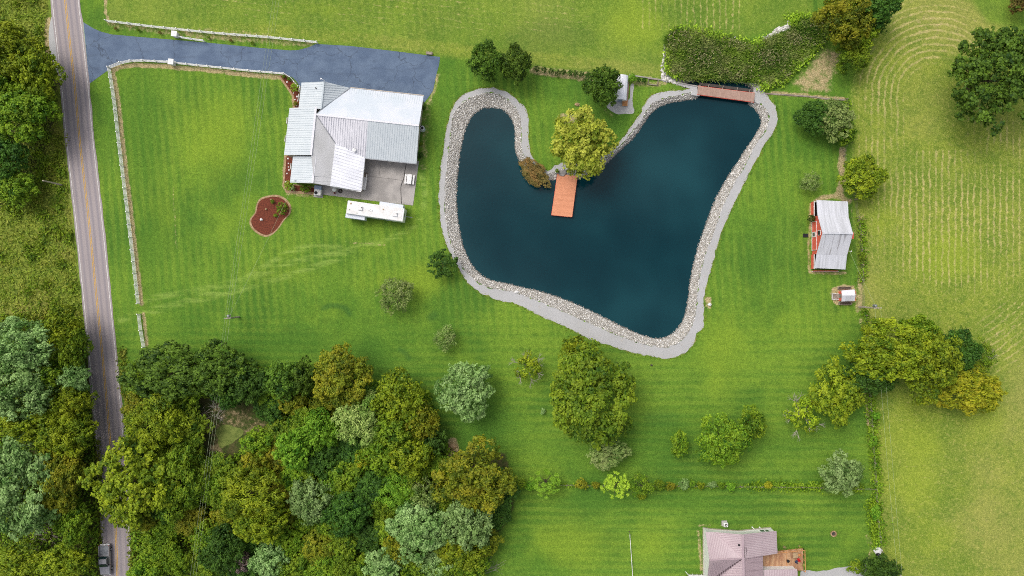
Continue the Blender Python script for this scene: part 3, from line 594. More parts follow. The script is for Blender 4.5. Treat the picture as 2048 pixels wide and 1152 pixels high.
def frond_data(seed, nf, leaf, n):
    """upright stems ending in rosettes of long drooping leaves"""
    r = np.random.RandomState(seed); c = r.normal(size=(nf, 3)); c /= np.linalg.norm(c, axis=1)[:, None]; c[:, 2] = np.abs(c[:, 2]); c *= r.uniform(.45, .95, (nf, 1)); c[:, 2] *= .7
    P_, N_, T_ = [], [], []
    k = n // nf
    for i in range(nf):
        a = r.uniform(0, 6.28, k); u = r.uniform(0, 1, k); out = c[i] * np.array([1, 1, 0]); 
        d = np.stack([np.cos(a), np.sin(a), .25 * np.ones(k)], 1) + out * 1.6; d /= np.linalg.norm(d, axis=1)[:, None]
        p = c[i] + d * (u * .17)[:, None]; p[:, 2] -= u * u * .05; P_.append(p); N_.append(np.tile([0, 0, 1.], (k, 1)) + r.normal(0, .4, (k, 3))); T_.append(.5 + .25 * (1 - u) + r.normal(0, .12, k) + r.normal(0, .1))
    P_, N_, T_ = np.concatenate(P_), np.concatenate(N_), np.concatenate(T_)
    return leaf_quads(P_, N_, leaf * r.uniform(.7, 1.3, len(P_)), T_, r, .45)
def trunk_data(seed, zc=1.15, limbs=7, r0=.055, twig=0):
    r = random.Random(seed); parts = [tube([(0, 0, -.05), (r.uniform(-.02, .02), 0, .3), (r.uniform(-.04, .04), r.uniform(-.04, .04), .7), (0, 0, zc - .1)], [r0 * 1.35, r0, r0 * .8, r0 * .35], 7)]
    for i in range(limbs):
        a = 6.283 * i / limbs + r.uniform(-.3, .3); z0 = r.uniform(.45, .9); L = r.uniform(.5, .8)
        m = (math.cos(a) * L * .5, math.sin(a) * L * .5, z0 + .28); e_ = (math.cos(a) * L, math.sin(a) * L, min(1.25, z0 + r.uniform(.3, .5)))
        parts.append(tube([(0, 0, z0), m, e_], [r0 * .55, r0 * .35, r0 * .12], 5))
        for j in range(twig):
            b = a + r.uniform(-.9, .9); l2 = r.uniform(.2, .5); s_ = r.uniform(.35, 1); s = tuple(m[k] + (e_[k] - m[k]) * s_ for k in range(3))
            q = (s[0] + math.cos(b) * l2 * .5, s[1] + math.sin(b) * l2 * .5, s[2] + .12); f = (s[0] + math.cos(b) * l2, s[1] + math.sin(b) * l2, s[2] + r.uniform(.05, .25))
            parts.append(tube([s, q, f], [r0 * .22, r0 * .15, r0 * .06], 4, False))
            for m_ in range(2):
                b2 = b + r.choice((-1, 1)) * r.uniform(.3, .9); g_ = (q[0] + math.cos(b2) * l2 * .5, q[1] + math.sin(b2) * l2 * .5, q[2] + r.uniform(0, .15)); parts.append(tube([q, g_], [r0 * .12, r0 * .05], 4, False))
    return join(*parts)
ARCH = {}
STY = {  # nl, lobe_r, leaf, n, hr, sub, spread, tip, asp
 'big':    (80, .20, .033, 20000, .70, 12, .82, .1, .66), 'mid': (46, .24, .044, 10000, .72, 12, .80, .15, .62),
 'small':  (26, .28, .066, 3600, .75, 10, .76, .2, .62), 'shrub': (16, .34, .10, 1300, .8, 9, .70, .1, .65),
 'loose':  (26, .26, .050, 2700, .75, 9, .74, .5, .55), 'bare': (15, .24, .055, 1500, .7, 8, .55, .4, .6),
 'puffy':  (120, .15, .029, 20000, .70, 9, .86, .0, .75), 'round': (70, .15, .05, 5200, .85, 8, .84, .0, .62),
 'wispy':  (48, .20, .05, 7500, .66, 10, .80, .7, .32)}
def arch(style, var):
    key = (style, var)
    if key in ARCH: return ARCH[key]
    seed = sum(ord(ch) for ch in style) * 7 + var * 131
    if style == 'frond': V, F, T = frond_data(seed, 34, .085, 2400)
    elif style == 'star': V, F, T = frond_data(seed, 60, .055, 2600)
    else:
        nl, lr, lf, n, hr, sub, spd, tip, asp = STY[style]; V, F, T = crown_data(seed, nl, lr, lf, n, hr, sub, spd, 0, tip, asp)
    V = V + np.array([0, 0, 1.2])
    cm = fast_mesh('crown', V, F, T); tv, tf = trunk_data(seed, 1.15, 9 if style in ('bare', 'loose') else 6, .05, 4 if style == 'bare' else (2 if style == 'loose' else 0))
    tm = mesh_of('trunk', tv, tf); ARCH[key] = (cm, tm); return ARCH[key]
MESHC = {}
TN = [0]
def tree(px, py, rx, ry, h, sp, style, label, name='tree', cat='tree', group=None, base=0.0, bark='bark'):
    """crown centre at photo px,py with radii in px; h metres"""
    TN[0] += 1; r = random.Random(TN[0] * 17 + 5); zc = base + h * .6
    var = r.randrange(3 if style in ('big', 'mid', 'small', 'shrub') else 2); cm, tm = arch(style, var)
    for m_ in (cm, tm):
        if not m_.materials: m_.materials.append(M['bark'])
    p = P(px, py, zc); k = S * (H - zc) / H; a, b = rx * k, ry * k
    o = bpy.data.objects.new(name, None); put(o, None, (p.x, p.y, base)); q4 = r.randrange(4); o.rotation_euler = (0, 0, q4 * math.pi / 2)
    o.scale = (b, a, h / 2) if q4 % 2 else (a, b, h / 2); o.empty_display_size = .2
    tag(o, label, cat, group); ORG[o] = Vector((0, 0, 0))
    low = cat in ('shrub', 'bush')
    for nm, me_, mt_ in (('foliage' if low else 'crown', cm, LM[sp]), ('stem' if low else 'trunk', tm, M[bark])):
        c = put(bpy.data.objects.new(nm, me_), o); c.material_slots[0].link = 'OBJECT'; c.material_slots[0].material = mt_
    return o

T_ = [ # px, py, rx, ry, h, species, style, label
 (970,125,33,38,7,'pear','mid','round deep green tree, left of the pair north of the pond'),
 (1032,130,31,36,7,'pear','mid','round deep green tree, right of the pair beside the hedge row'),
 (1205,173,36,38,8,'pear','mid','dense dark green tree beside the white arched shed'),
 (1166,288,66,68,9,'lime','mid','bright yellow green tree on the peninsula above the orange dock'),
 (885,527,31,31,4,'dark','round','compact dark green round tree touching the pond path on the left'),
 (792,590,38,38,5,'thin','loose','thin grey green tree alone on the lawn left of the pond'),
 (891,676,24,25,3.5,'thin','loose','smallest sparse pale tree on the lawn below the pond'),
 (930,781,54,57,8,'silver','mid','silvery grey green round tree alone on the lawn beside the wood'),
 (1055,733,34,38,5,'yellow','bare','sparse see-through yellow green tree left of the big lawn tree'),
 (1182,785,90,98,11,'green','big','biggest olive green tree on the lawn below the pond'),
 (1150,700,30,28,7,'yellow','small','small yellow green crown at the top of the biggest lawn tree'),
 (1222,905,46,36,4.5,'thin','small','dull olive bushy tree above the hedge line, below the biggest lawn tree'),
 (1358,888,20,26,3.5,'green','small','small narrow dark tree left of the olive lawn tree'),
 (1445,880,52,50,6.5,'green','mid','olive green tree with a ragged crown on the lower lawn'),
 (1505,845,30,32,6,'green','small','small tree overlapping the right of the ragged olive tree'),
 (1606,830,46,46,6,'yellow','bare','half dead tree with bare pale twigs on the lower right lawn'),
 (1668,782,52,62,7,'yellow','mid','loose yellow olive tree beside the half dead tree'),
 (1770,700,82,66,11,'yellow','big','broad yellow green tree, left half of the clump over the power line'),
 (1855,720,62,72,11,'yellow','big','bright yellow green tree, right half of the clump over the power line'),
 (1835,665,44,34,9,'green','mid','small olive crown at the top of the clump by the power pole'),
 (1745,742,62,44,8,'dark','mid','dark green tree tucked under the broad yellow green tree'),
 (1915,705,38,44,7,'dark','mid','dark green tree right of the clump over the power line'),
 (1955,712,34,36,5,'green','loose','sparse green tree beside the fallen pale branch'),
 (1935,780,66,46,7,'gold','mid','golden yellow tree with scattered leaves in the hay field'),
 (1682,946,42,44,7,'silver','mid','silvery grey green round tree at the right end of the hedge line'),
 (1092,967,34,28,4.5,'bright','frond','fern-like bush with radiating fronds on the hedge line'),
 (1231,971,30,30,4.5,'bush_y','star','light green bush of upright rosettes on the hedge line'),
 (1279,970,26,24,4,'green','loose','thin bluish green bush right of the rosette bush'),
 (1988,150,98,104,13,'pear','puffy','huge dark green tree at the right edge of the hay field'),
 (1688,38,56,54,10,'olive','big','tall olive tree at the top by the reed marsh'),
 (1745,20,44,44,9,'dark','mid','dark tree behind the tall olive tree at the top'),
 (1715,72,36,36,7,'yellow','mid','yellow green tree below the tall olive tree at the top'),
 (1704,116,36,34,6,'green','wispy','dark feathery tree at the tip of the dry grass triangle'),
 (1628,236,36,34,5,'dark','mid','dark green bushy tree, left of the pair inside the right fence'),
 (1668,240,38,42,5.5,'thin','mid','pale yellowish tree, right of the pair inside the right fence'),
 (1682,272,26,24,4.5,'green','small','low green crown below the pale yellowish fence tree'),
 (1722,357,43,42,6,'yellow','mid','round olive speckled tree above the red barn'),
 (1620,364,23,21,3.5,'thin','loose','small thin round tree on the lawn left of the olive speckled tree'),
 (1762,1140,42,30,6,'dark','mid','dark tree at the bottom beside the right hand utility pole'),
 (2040,2,26,22,5,'rust','small','reddish brown tree cut off by the top right corner'),
 # trees west of the road, upper
 (22,112,62,58,11,'yellow','big','yellow green tree at the left edge, topmost of the roadside clump'),
 (82,150,44,56,10,'yellow','mid','yellow green tree leaning over the road shoulder opposite the driveway'),
 (50,225,66,62,10,'green','big','olive green tree, lower part of the clump opposite the driveway'),
 (10,190,50,60,10,'green','mid','green tree at the left edge inside the roadside clump'),
 (14,315,42,48,8,'dark','mid','dark green tree at the left edge below the roadside clump'),
 (36,378,40,36,6,'green','mid','green bushy tree beside the bare pole in the meadow'),
 # west of the road, lower
 (48,690,72,52,12,'silver','big','grey green tree, topmost of the wood left of the road'),
 (128,660,38,44,9,'yellow','mid','yellow green tree at the top right corner of the left wood'),
 (150,690,28,52,8,'green','mid','narrow green tree along the road edge of the left wood'),
 (40,778,70,62,12,'silver','big','large grey green tree, second from the top of the left wood'),
 (154,755,27,30,8,'silver','mid','small bluish grey tree close to the road in the left wood'),
 (112,745,36,28,8,'green','small','small olive crown between the grey green trees of the left wood'),
 (152,808,38,36,9,'yellow','mid','green tree reaching over the road edge in the left wood'),
 (62,842,56,38,10,'yellow','mid','yellow green tree between the two large grey green trees'),
 (132,868,56,48,10,'yellow','big','olive yellow tree in the middle of the left wood'),
 (38,965,82,96,13,'silver','big','pale grey green tree, largest at the left edge of the wood'),
 (126,955,48,72,10,'olive','big','yellow brown tree between the pale grey tree and the road'),
 (152,1040,32,48,7,'green','mid','dark green tree beside the car at the bottom left'),
 (40,1128,64,42,7,'yellow','mid','yellow green tree in the bottom left corner'),
 (128,1125,50,36,7,'yellow','mid','yellow green tree at the bottom edge left of the car'),
 # wood east of the road
 (338,748,92,62,9,'pear','puffy','broad dark green tree of tight puffs at the end of the white fence'),
 (440,738,64,56,9,'pear','puffy','dark green puffy tree under the power lines at the wood edge'),
 (502,764,40,44,8,'dark','mid','dark green tree on the wood edge right of the power lines'),
 (566,760,44,42,8,'pear','mid','bluish dark green tree, middle of the wood edge'),
 (612,752,28,38,8,'pear','mid','bluish green tree left of the orange tinged tree'),
 (686,752,62,62,10,'olive','big','orange tinged olive tree standing out at the wood edge'),
 (796,796,52,54,9,'yellow','mid','olive green tree at the right corner of the wood edge'),
 (716,836,50,58,9,'pale','wispy','pale feathery willow-like tree in the wood'),
 (846,842,34,38,8,'olive','mid','ochre tree behind the right corner of the wood'),
 (788,858,48,44,8,'green','mid','dull olive tree right of the pale willow-like tree'),
 (864,872,32,36,6,'dark','mid','dark low tree at the right edge of the wood above the bare soil'),
 (316,846,60,56,9,'yellow','wispy','feathery olive tree beside the road in the wood'),
 (268,968,84,90,12,'yellow','puffy','large yellow green tree overhanging the road'),
 (352,964,52,72,9,'green','wispy','feathery mid green tree behind the tree overhanging the road'),
 (506,985,72,56,10,'yellow','wispy','feathery ochre tree in the middle of the wood'),
 (520,1042,54,44,10,'yellow','big','yellow green tree below the feathery ochre tree'),
 (592,900,42,40,8,'bright','mid','fresh bright green tree in the middle of the wood'),
 (640,858,40,38,8,'bright','mid','bright green tree left of the pale willow-like tree'),
 (824,908,44,42,8,'yellow','mid','yellow speckled tree in the wood near the bare soil'),
 (730,915,20,18,6,'gold','small','small golden round crown in the middle of the wood'),
 (760,905,44,42,7,'green','mid','olive tree round the small golden crown'),
 (622,1000,42,44,8,'silver','mid','grey green tree with fine leaves low in the wood'),
 (694,1024,46,42,8,'dark','mid','bluish green tree right of the fine leaved grey green tree'),
 (950,958,80,68,11,'olive','big','big ochre brown tree at the right edge of the wood'),
 (935,1040,50,56,10,'silver','mid','grey green tree under the big ochre brown tree'),
 (838,1056,64,56,9,'silver','big','pale grey green tree at the bottom right of the wood'),
 (848,990,34,34,7,'thin','loose','thin grey tree with withered tips in the wood'),
 (925,1100,52,42,7,'yellow','mid','yellow green tree beside the bare curved branches'),
 (875,1130,44,30,6,'silver','mid','small grey green tree at the bottom edge of the wood'),
 (770,1130,44,36,7,'silver','mid','pale bluish tree at the bottom edge, middle of the wood'),
 (540,1118,36,38,7,'silver','mid','grey green tree right of the pink flowering tree'),
 (448,1100,44,46,8,'dark','mid','dark green tree above the pink flowering tree'),
 (482,1122,22,22,6,'pink','small','pink flowering tree at the bottom of the wood'),
 (790,985,44,40,6,'bright','wispy','bright green creeper covered tree in a dark hollow'),
]
for a in T_: tree(*a, bark='deadwood' if a[6] == 'bare' else 'bark')
# filler trees of the wood that nothing tells apart
rf = np.random.RandomState(21); known = np.array([(a[0], a[1]) for a in T_]); kr = np.array([min(a[2], a[3]) for a in T_]); cnt = 0
placed = []
fx = np.array(FOREST) ; gap = [(395,795),(520,800),(560,850),(500,890),(450,915),(405,930),(395,870)]
for _ in range(1400):
    p = np.array([rf.uniform(265, 1010), rf.uniform(740, 1150)])
    if not inside(p[None], FOREST)[0] or inside(p[None], gap)[0]: continue
    if dist_line(p[None], fx, True)[0] < 22: continue
    if (np.hypot(*(known - p).T) < kr * .7).any(): continue
    if any(np.hypot(*(p - z)) < 40 for z in placed): continue
    placed.append(p)
FS = {'green': 'leafy mid green', 'dark': 'dark green', 'olive': 'dull olive'}
SHORT = {'broad dark green tree of tight': 'puffy tree by the white fence', 'dark green puffy tree': 'puffy tree under the power lines', 'dark green tree on the wood edge': 'dark tree by the power lines', 'bluish dark green tree, middle': 'bluish tree on the wood edge', 'bluish green tree left': 'bluish tree by the orange one', 'orange tinged': 'orange tinged tree', 'olive green tree at the right corner': 'olive tree at the wood corner', 'pale feathery willow': 'pale willow-like tree', 'ochre tree behind': 'ochre tree at the wood corner', 'dull olive tree right': 'olive tree by the willow-like one', 'dark low tree': 'dark low tree', 'feathery olive': 'feathery olive tree by the road', 'large yellow green tree over': 'tree overhanging the road', 'feathery mid green': 'feathery green tree', 'feathery ochre': 'feathery ochre tree', 'yellow green tree below the feathery': 'yellow green tree in mid wood', 'fresh bright': 'fresh bright green tree', 'bright green tree left': 'bright tree by the willow-like one', 'yellow speckled': 'yellow speckled tree', 'small golden': 'small golden crown', 'olive tree round': 'olive tree round the golden crown', 'grey green tree with fine': 'fine leaved grey green tree', 'bluish green tree right': 'bluish green tree low in the wood', 'big ochre': 'big ochre brown tree', 'grey green tree under': 'grey tree by the ochre brown one', 'pale grey green tree at the bottom': 'pale bottom right tree', 'thin grey tree': 'thin grey withered tree', 'yellow green tree beside the bare': 'yellow tree by the bare branches', 'small grey green tree at the bottom': 'small grey bottom edge tree', 'pale bluish tree': 'pale bluish bottom edge tree', 'grey green tree right of the pink': 'grey tree by the pink flowers', 'dark green tree above the pink': 'dark tree by the pink flowers', 'pink flowering': 'pink flowering tree', 'bright green creeper': 'creeper covered tree'}
WN = [(a[0], a[1], next(v for k, v in SHORT.items() if a[7].startswith(k))) for a in T_ if any(a[7].startswith(k) for k in SHORT)]
used = set()
for p in placed:
    k = ['green', 'dark', 'olive'][rf.choice(3, p=[.55, .27, .18])]; r = rf.uniform(28, 40); best = sorted(WN, key=lambda q_: (q_[0] - p[0]) ** 2 + (q_[1] - p[1]) ** 2); lab = None
    for x, y, nm in best:
        dx, dy = p[0] - x, p[1] - y; dn = ('right of' if dx > 0 else 'left of') if abs(dx) > abs(dy) else ('below' if dy > 0 else 'above')
        for wd_ in ('just ', 'standing '):
            c_ = FS[k] + ' tree ' + wd_ + dn + ' the ' + nm
            if c_ not in used: lab = c_; break
        if lab: break
    used.add(lab)
    tree(p[0], p[1], r, r * rf.uniform(.85, 1.15), rf.uniform(3.5, 6), k, 'mid', lab, group='smaller trees filling the wood')
# shrubs
for i, (x, y) in enumerate([(1073,138),(1088,140),(1102,143),(1115,146),(1127,145),(1141,146),(1151,147),(1163,149),(1176,150)]):
    tree(x, y, 6.3 if i not in (6,) else 5, 6.8, 1.4, 'dark', 'round', ['leftmost','second','third','fourth','fifth','sixth','seventh','eighth','ninth'][i] + ' clipped round shrub from the left in the hedge row', 'hedge_shrub', 'shrub', 'clipped shrubs of the hedge row')
SH = [(1264,157,9,9,1.6,'bright','loose bright green shrub beside the white arched shed'),(1277,160,5,5,1.2,'dark','small clipped shrub right of the bright green shrub by the shed'),(1288,161,6,5.5,1.2,'dark','last clipped shrub of the hedge row before the wooden frame'),
 (590,175,9.5,9.5,1.5,'bush_y','chartreuse round bush in the red mulch by the driveway'),(578,371,10,10,1.4,'bush_y','chartreuse bush at the corner of the red mulch strip'),(584,376,6.5,6.5,1.2,'thin','pale variegated bush beside the chartreuse corner bush'),(611,377,11,10,1.5,'green','broad leaved green bush in front of the house south wall'),
 (565,417,13,13,1.8,'green','biggest green bush in the kidney shaped mulch bed'),(545,403,4,5,.7,'green','tiny plant at the top of the kidney shaped bed'),(551,431,4,4,.6,'green','tiny plant below the biggest bush in the kidney shaped bed'),
 (568,153,4,3.5,.7,'green','small plant at the top of the mulch bed by the driveway'),(579,158,5,4,.8,'green','small plant under the white rail by the driveway bed'),(591,207,5,5,.7,'olive','small plant at the lower end of the driveway mulch bed'),
 (848,216,4,4.5,.8,'dark','small dark plant by the house east wall, upper one'),(840,310,7,7,1.1,'dark','dark shrub by the house east wall near the patio'),(843,288,4,4,.8,'green','small shrub by the house east wall, middle one'),
 (1622,437,8,8,2.2,'dark','round dark shrub against the barn west side'),(1114,342,4,5,1.0,'green','small leafy shrub at the shore end of the orange dock'),
 (1040,967,16,12,2.2,'green','first loose shrub at the left end of the hedge line'),(1060,972,12,10,2,'bright','small leafy shrub left of the fern-like bush'),(1162,968,14,11,1.6,'olive','low olive shrub between the fern-like and rosette bushes'),(1192,970,9,8,1.4,'olive','tiny shrub touching the left of the rosette bush'),(1283,992,11,7,1.5,'yellow','yellowish low shrub below the thin bluish bush'),
 (1318,970,13,11,2,'green','green shrub right of the thin bluish bush on the hedge line'),(1341,972,11,9,1.8,'olive','olive shrub, third right of the rosette bush'),(1368,968,11,11,2,'silver','pale grey green shrub on the hedge line'),(1384,966,7,8,1.6,'bright','bright small shrub touching the pale grey green shrub'),(1402,971,8,8,1.5,'yellow','yellow green small shrub on the hedge line'),(1424,969,10,7,1.5,'silver','low bluish shrub right of the yellow green small shrub'),(1443,970,8,7,1.3,'green','small green shrub in the middle of the hedge line'),(1462,973,10,10,1.6,'bright','spreading light green shrub on the hedge line'),(1536,970,8,8,1.6,'gold','golden shrub on the hedge line above the mauve roofed house'),
 (1752,830,9,9,1.6,'bright','light green bush on the right fence line below the tree clump'),(1745,880,9,14,1.8,'bright','tall light green bush along the right fence line'),(1750,1025,10,16,1.8,'bright','green bush on the right fence line beside the mauve house lawn'),(1724,512,7,10,1.5,'green','green bush on the fence line behind the barn'),
 (1712,1134,20,14,2,'green','low shrub beside the gravel drive at the bottom right'),
 (1086,822,5,7,.8,'silver','small pale weed clump on the lawn left of the biggest tree')]
for a in SH: tree(a[0], a[1], a[2], a[3], a[4], a[5], 'round' if a[2] > 7.5 and a[5] in ('green', 'dark', 'bush_y') and a[1] < 900 else 'shrub', a[6], 'shrub', 'shrub')
o = tree(1069,347,36,26,1.9,'rust','mid','rusty brown spreading bush hanging over the pond edge', 'shore_bush', 'bush', base=-.4); o.rotation_euler = (0, 0, R_(-42)); o.scale = (39 * S, 21 * S, .95)
for i, (x, y) in enumerate([(231,57),(277,60),(320,65),(417,75),(462,81),(505,86)]):
    tree(x, y, 3.6, 3.4, .7, 'rust' if i % 2 == 0 else 'green', 'shrub', ['first','second','third','fourth','fifth','sixth'][i] + ' tiny plant from the road, between the upper white fence and the driveway', 'border_plant', 'shrub', 'tiny plants along the driveway border')

# leaf scatter for what nobody could count
def scatter(name, q, size, mat, hgt, seed, label, cat, asp=.5, up=.6, layers=1):
    r = np.random.RandomState(seed); n = len(q); z = ground_z(q); pos = np.stack([q[:, 0], q[:, 1], z + hgt * r.uniform(0.1, 1, n)], 1)
    nr = np.array([0, 0, up]) + r.normal(0, .45, (n, 3)); nr[:, 2] = np.abs(nr[:, 2]); patch = np.sin(q[:, 0] * .9 + np.sin(q[:, 1] * .7) * 2) * np.sin(q[:, 1] * .8 + 1.3) * .14
    V, F, T = leaf_quads(pos, nr, size * r.uniform(.5, 1.4, n), .5 + patch + r.normal(0, .2, n), r, asp)
    return tag(put(bpy.data.objects.new(name, fast_mesh(name, V, F, T, mat))), label, cat, kind='stuff')
def in_poly(poly, n, seed):
    r = np.random.RandomState(seed); p = np.array(poly, float); lo, hi = p.min(0), p.max(0); q = r.uniform(lo, hi, (n, 2)); return XY(q[inside(q, p)])
MEADOW = [(-60,-60),(92,-60),(96,20),(92,60),(92,110),(112,160),(124,260),(138,400),(152,520),(166,640),(172,700),(-60,700)]
scatter('meadow_weeds', in_poly(MEADOW, 26000, 5), .26, LM['weeds'], .35, 5, 'rough weedy meadow grass left of the road', 'weeds', .35)
clumps = np.random.RandomState(8).uniform((0, 0), (150, 650), (70, 2)); qs = np.concatenate([np.random.RandomState(9 + i).normal(c, (6, 7), (90, 2)) for i, c in enumerate(clumps)]); qs = qs[inside(qs, MEADOW)]
scatter('meadow_bush_patches', XY(qs), .25, LM['green'], .8, 6, 'low leafy weed patches in the left meadow', 'weeds', .55)
def off_gap(q): return q[~inside(q / S * np.array([1, -1]) + np.array([1024, 576]), gap)]
scatter('undergrowth', np.concatenate([off_gap(in_poly([(262,720),(640,735),(860,780),(890,880),(1000,1000),(985,1080),(960,1170),(268,1170),(266,1060),(254,860)], 46000, 12)), in_poly([(-40,640),(150,640),(172,720),(190,860),(202,1000),(202,1170),(-40,1170)], 15000, 13)]), .3, LM['green'], 1.6, 12, 'dense low undergrowth covering the woodland floor', 'undergrowth', .55)
qv = np.concatenate([along([(247,700),(246,760),(256,800),(262,860)], 5, 700), along([(266,1040),(268,1100),(268,1160)], 5, 900), along([(196,880),(200,960),(203,1010),(199,1100)], 4, 600), along([(60,640),(120,625),(150,620)], 8, 700), along([(60,420),(110,330),(120,270)], 8, 700)])
scatter('verge_weeds', qv, .24, LM['weeds'], .6, 14, 'tangled weeds along the road verge', 'weeds', .5)
qf = np.concatenate([along([(1690,200),(1700,280)], 4, 500), along([(1722,440),(1725,520),(1722,560)], 5, 900), along([(1728,620),(1732,660)], 4, 350), along([(1738,790),(1744,860),(1750,930),(1752,985)], 6, 2600), along([(1746,1000),(1752,1060),(1756,1085)], 8, 2200), along([(1505,972),(1560,970),(1600,974),(1645,970),(1720,975)], 5, 2600), along([(1110,968),(1200,970),(1320,972),(1505,971)], 3, 900), along([(1695,40),(1690,90)], 8, 500)])
qf = qf[np.random.RandomState(2).rand(len(qf)) < .62]
scatter('fence_line_weeds', qf, .22, LM['green'], .8, 15, 'weeds and vines grown along the wire fence lines', 'weeds', .55)
qe = grow(crom(PATH_W, True, .3), .12); qe = qe[np.random.RandomState(41).rand(len(qe)) < .8]; qe = np.repeat(qe, 5, 0) + np.random.RandomState(42).normal(0, .16, (len(qe) * 5, 2))
scatter('path_edge_grass', qe, .11, LM['weeds'], .12, 43, 'ragged grass creeping over the outer edge of the gravel path', 'grass', .4)
# reed marsh
rr_ = np.random.RandomState(31); q = in_poly(CATTAIL, 52000, 31); n = len(q); z = ground_z(q)
pos = np.stack([q[:, 0], q[:, 1], np.maximum(z, -.5)], 1); az = rr_.uniform(0, 6.28, n); ln = rr_.uniform(.9, 2.1, n); tilt = rr_.uniform(.25, 1.2, n); wd = rr_.uniform(.03, .08, n)
dr = np.stack([np.cos(az) * np.sin(tilt), np.sin(az) * np.sin(tilt), np.cos(tilt)], 1); sd2 = np.stack([-np.sin(az), np.cos(az), np.zeros(n)], 1)
base_ = pos + np.stack([rr_.normal(0, .2, n), rr_.normal(0, .2, n), rr_.uniform(.05, .6, n)], 1); tipp = base_ + dr * ln[:, None] * .65
Vr = np.stack([base_ - sd2 * wd[:, None], base_ + sd2 * wd[:, None], tipp + sd2 * wd[:, None] * .5, tipp - sd2 * wd[:, None] * .5], 1).reshape(-1, 3)
pat = np.sin(q[:, 0] * .5) * np.cos(q[:, 1] * .6)
tag(put(bpy.data.objects.new('reed_bed', fast_mesh('reed_bed', Vr, np.arange(4 * n).reshape(n, 4), np.repeat(np.clip(.45 + .28 * pat + rr_.normal(0, .3, n), 0, 1), 4), LM['reed']))), 'marsh of cattail reeds above the footbridge', 'reeds', kind='stuff')
qd = in_poly(CATTAIL, 17000, 33); qd = qd[(np.sin(qd[:, 0] * .55 + 1) * np.cos(qd[:, 1] * .9) + np.random.RandomState(3).normal(0, .5, len(qd))) > .35]; scatter('reed_plumes', qd, .2, LM['plume'], 1.5, 33, 'tan seed plumes standing in the reed marsh', 'reeds', .28)
qm = np.concatenate([along([(1345,82),(1365,66),(1400,68),(1440,78),(1452,86)], 6, 1600), along([(1478,88),(1500,94),(1520,88)], 6, 900), along([(1520,172),(1560,160),(1590,130),(1620,100),(1640,70)], 6, 1900), along([(1338,100),(1338,140),(1360,155)], 5, 700), along([(1580,40),(1620,44),(1640,60)], 7, 900)])
scatter('marsh_edge_weeds', qm, .25, LM['bush_y'], 1.0, 34, 'bright green weeds along the marsh edge', 'weeds', .6)

# ------------------------------------------------------------------ buildings
def roof(parent, pts, ribs, mat, ribmat, step=.42, name='roof_panel', thick=.14, rw_=.08, rh=.035):
    p3 = [P(*q) for q in pts]
    n = Vector((0, 0, 0))
    for i in range(len(p3)):
        a, b = p3[i], p3[(i + 1) % len(p3)]; n += a.cross(b)
    n.normalize()
    if n.z < 0: p3 = p3[::-1]; n = -n
    pan = mk(name, slab(p3, (0, 0, -thick)), mat, parent)
    if not ribs: return pan
    d = P(*ribs[1]) - P(*ribs[0]); d = (d - n * d.dot(n)).normalized(); e_ = n.cross(d); o = p3[0]
    uv = [((p - o).dot(e_), (p - o).dot(d)) for p in p3]; lo, hi = min(u for u, _ in uv), max(u for u, _ in uv); parts = []; u = lo + step * .5
    while u < hi - .05:
        xs = []
        for i in range(len(uv)):
            (u0, v0), (u1, v1) = uv[i], uv[(i + 1) % len(uv)]
            if (u0 <= u < u1) or (u1 <= u < u0): xs.append(v0 + (v1 - v0) * (u - u0) / (u1 - u0))
        xs.sort()
        for k in range(0, len(xs) - 1, 2):
            if xs[k + 1] - xs[k] > .3:
                A_, B_ = o + e_ * u + d * (xs[k] + .03) + n * (rh * .3), o + e_ * u + d * (xs[k + 1] - .03) + n * (rh * .3); parts.append(beam(A_, B_, rw_, rh))
        u += step
    if parts: mk('roof_ribs', join(*parts), ribmat, pan, kind='stuff')
    return pan
def cap(parent, a, b, mat, w=.3, h=.08, name='ridge_cap'): return mk(name, beam(P(*a) + Vector((0, 0, .05)), P(*b) + Vector((0, 0, .05)), w, h), mat, parent)

hs3 = thing('house', 'large house with pale grey metal roofs of several wings beside the driveway', 'house', P(700, 270))
EV = [(603,165),(648,163),(700,176),(847,192),(833,327),(731,316),(730,313),(722,382),(661,372),(626,366),(580,365),(586,311),(568,310),(579,216),(597,216)]
fp = grow(np.array([P(x, y, 3.0)[:2] for x, y in EV]), -.42)
mk('wall', prism([tuple(p) for p in fp], 0, 2.84), M['siding'], hs3)
mk('gable', slab([P(846,193,2.8), P(837.5,251,5.35), P(832.5,326,2.8)], (-.25, 0, 0)), M['siding'], hs3)
mk('gable', slab([P(581,364.5,2.8), P(625,365.5,4.95), P(661,371,3.8), P(661,371,2.8)], (0, .25, 0)), M['siding'], hs3)
mk('gable', slab([P(604,166,2.8), P(648,164,4.95), P(699,177,2.8)], (0, -.25, 0)), M['siding'], hs3)
roof(hs3, [(603,165,3),(648,163,5.2),(642.5,218,5.2),(597,217,3)], [(603,165,3),(648,163,5.2)], M['roof_blue'], M['roof_rib'])
roof(hs3, [(648,163,5.2),(700,176,3.02),(633,228,5.3),(642.5,217,5.2)], [(648,163,5.2),(700,168,3)], M['roof_blue'], M['roof_rib'])
roof(hs3, [(632,229,5.6),(700,176,3),(847,192,3),(838,251,5.6),(736,241.5,5.6)], [(838,251,5.6),(847,192,3)], M['roof_pale'], M['roof_rib'])
roof(hs3, [(632,229,5.6),(736,241.5,5.6),(731,316,3),(671,287,3.95)], [(736,241.5,5.6),(731,316,3)], M['roof_lilac'], M['rib_white'])
roof(hs3, [(736,241.5,5.6),(838,251,5.6),(833,327,3),(731,316,3)], [(736,241.5,5.6),(731,316,3)], M['roof_blue'], M['roof_rib'])
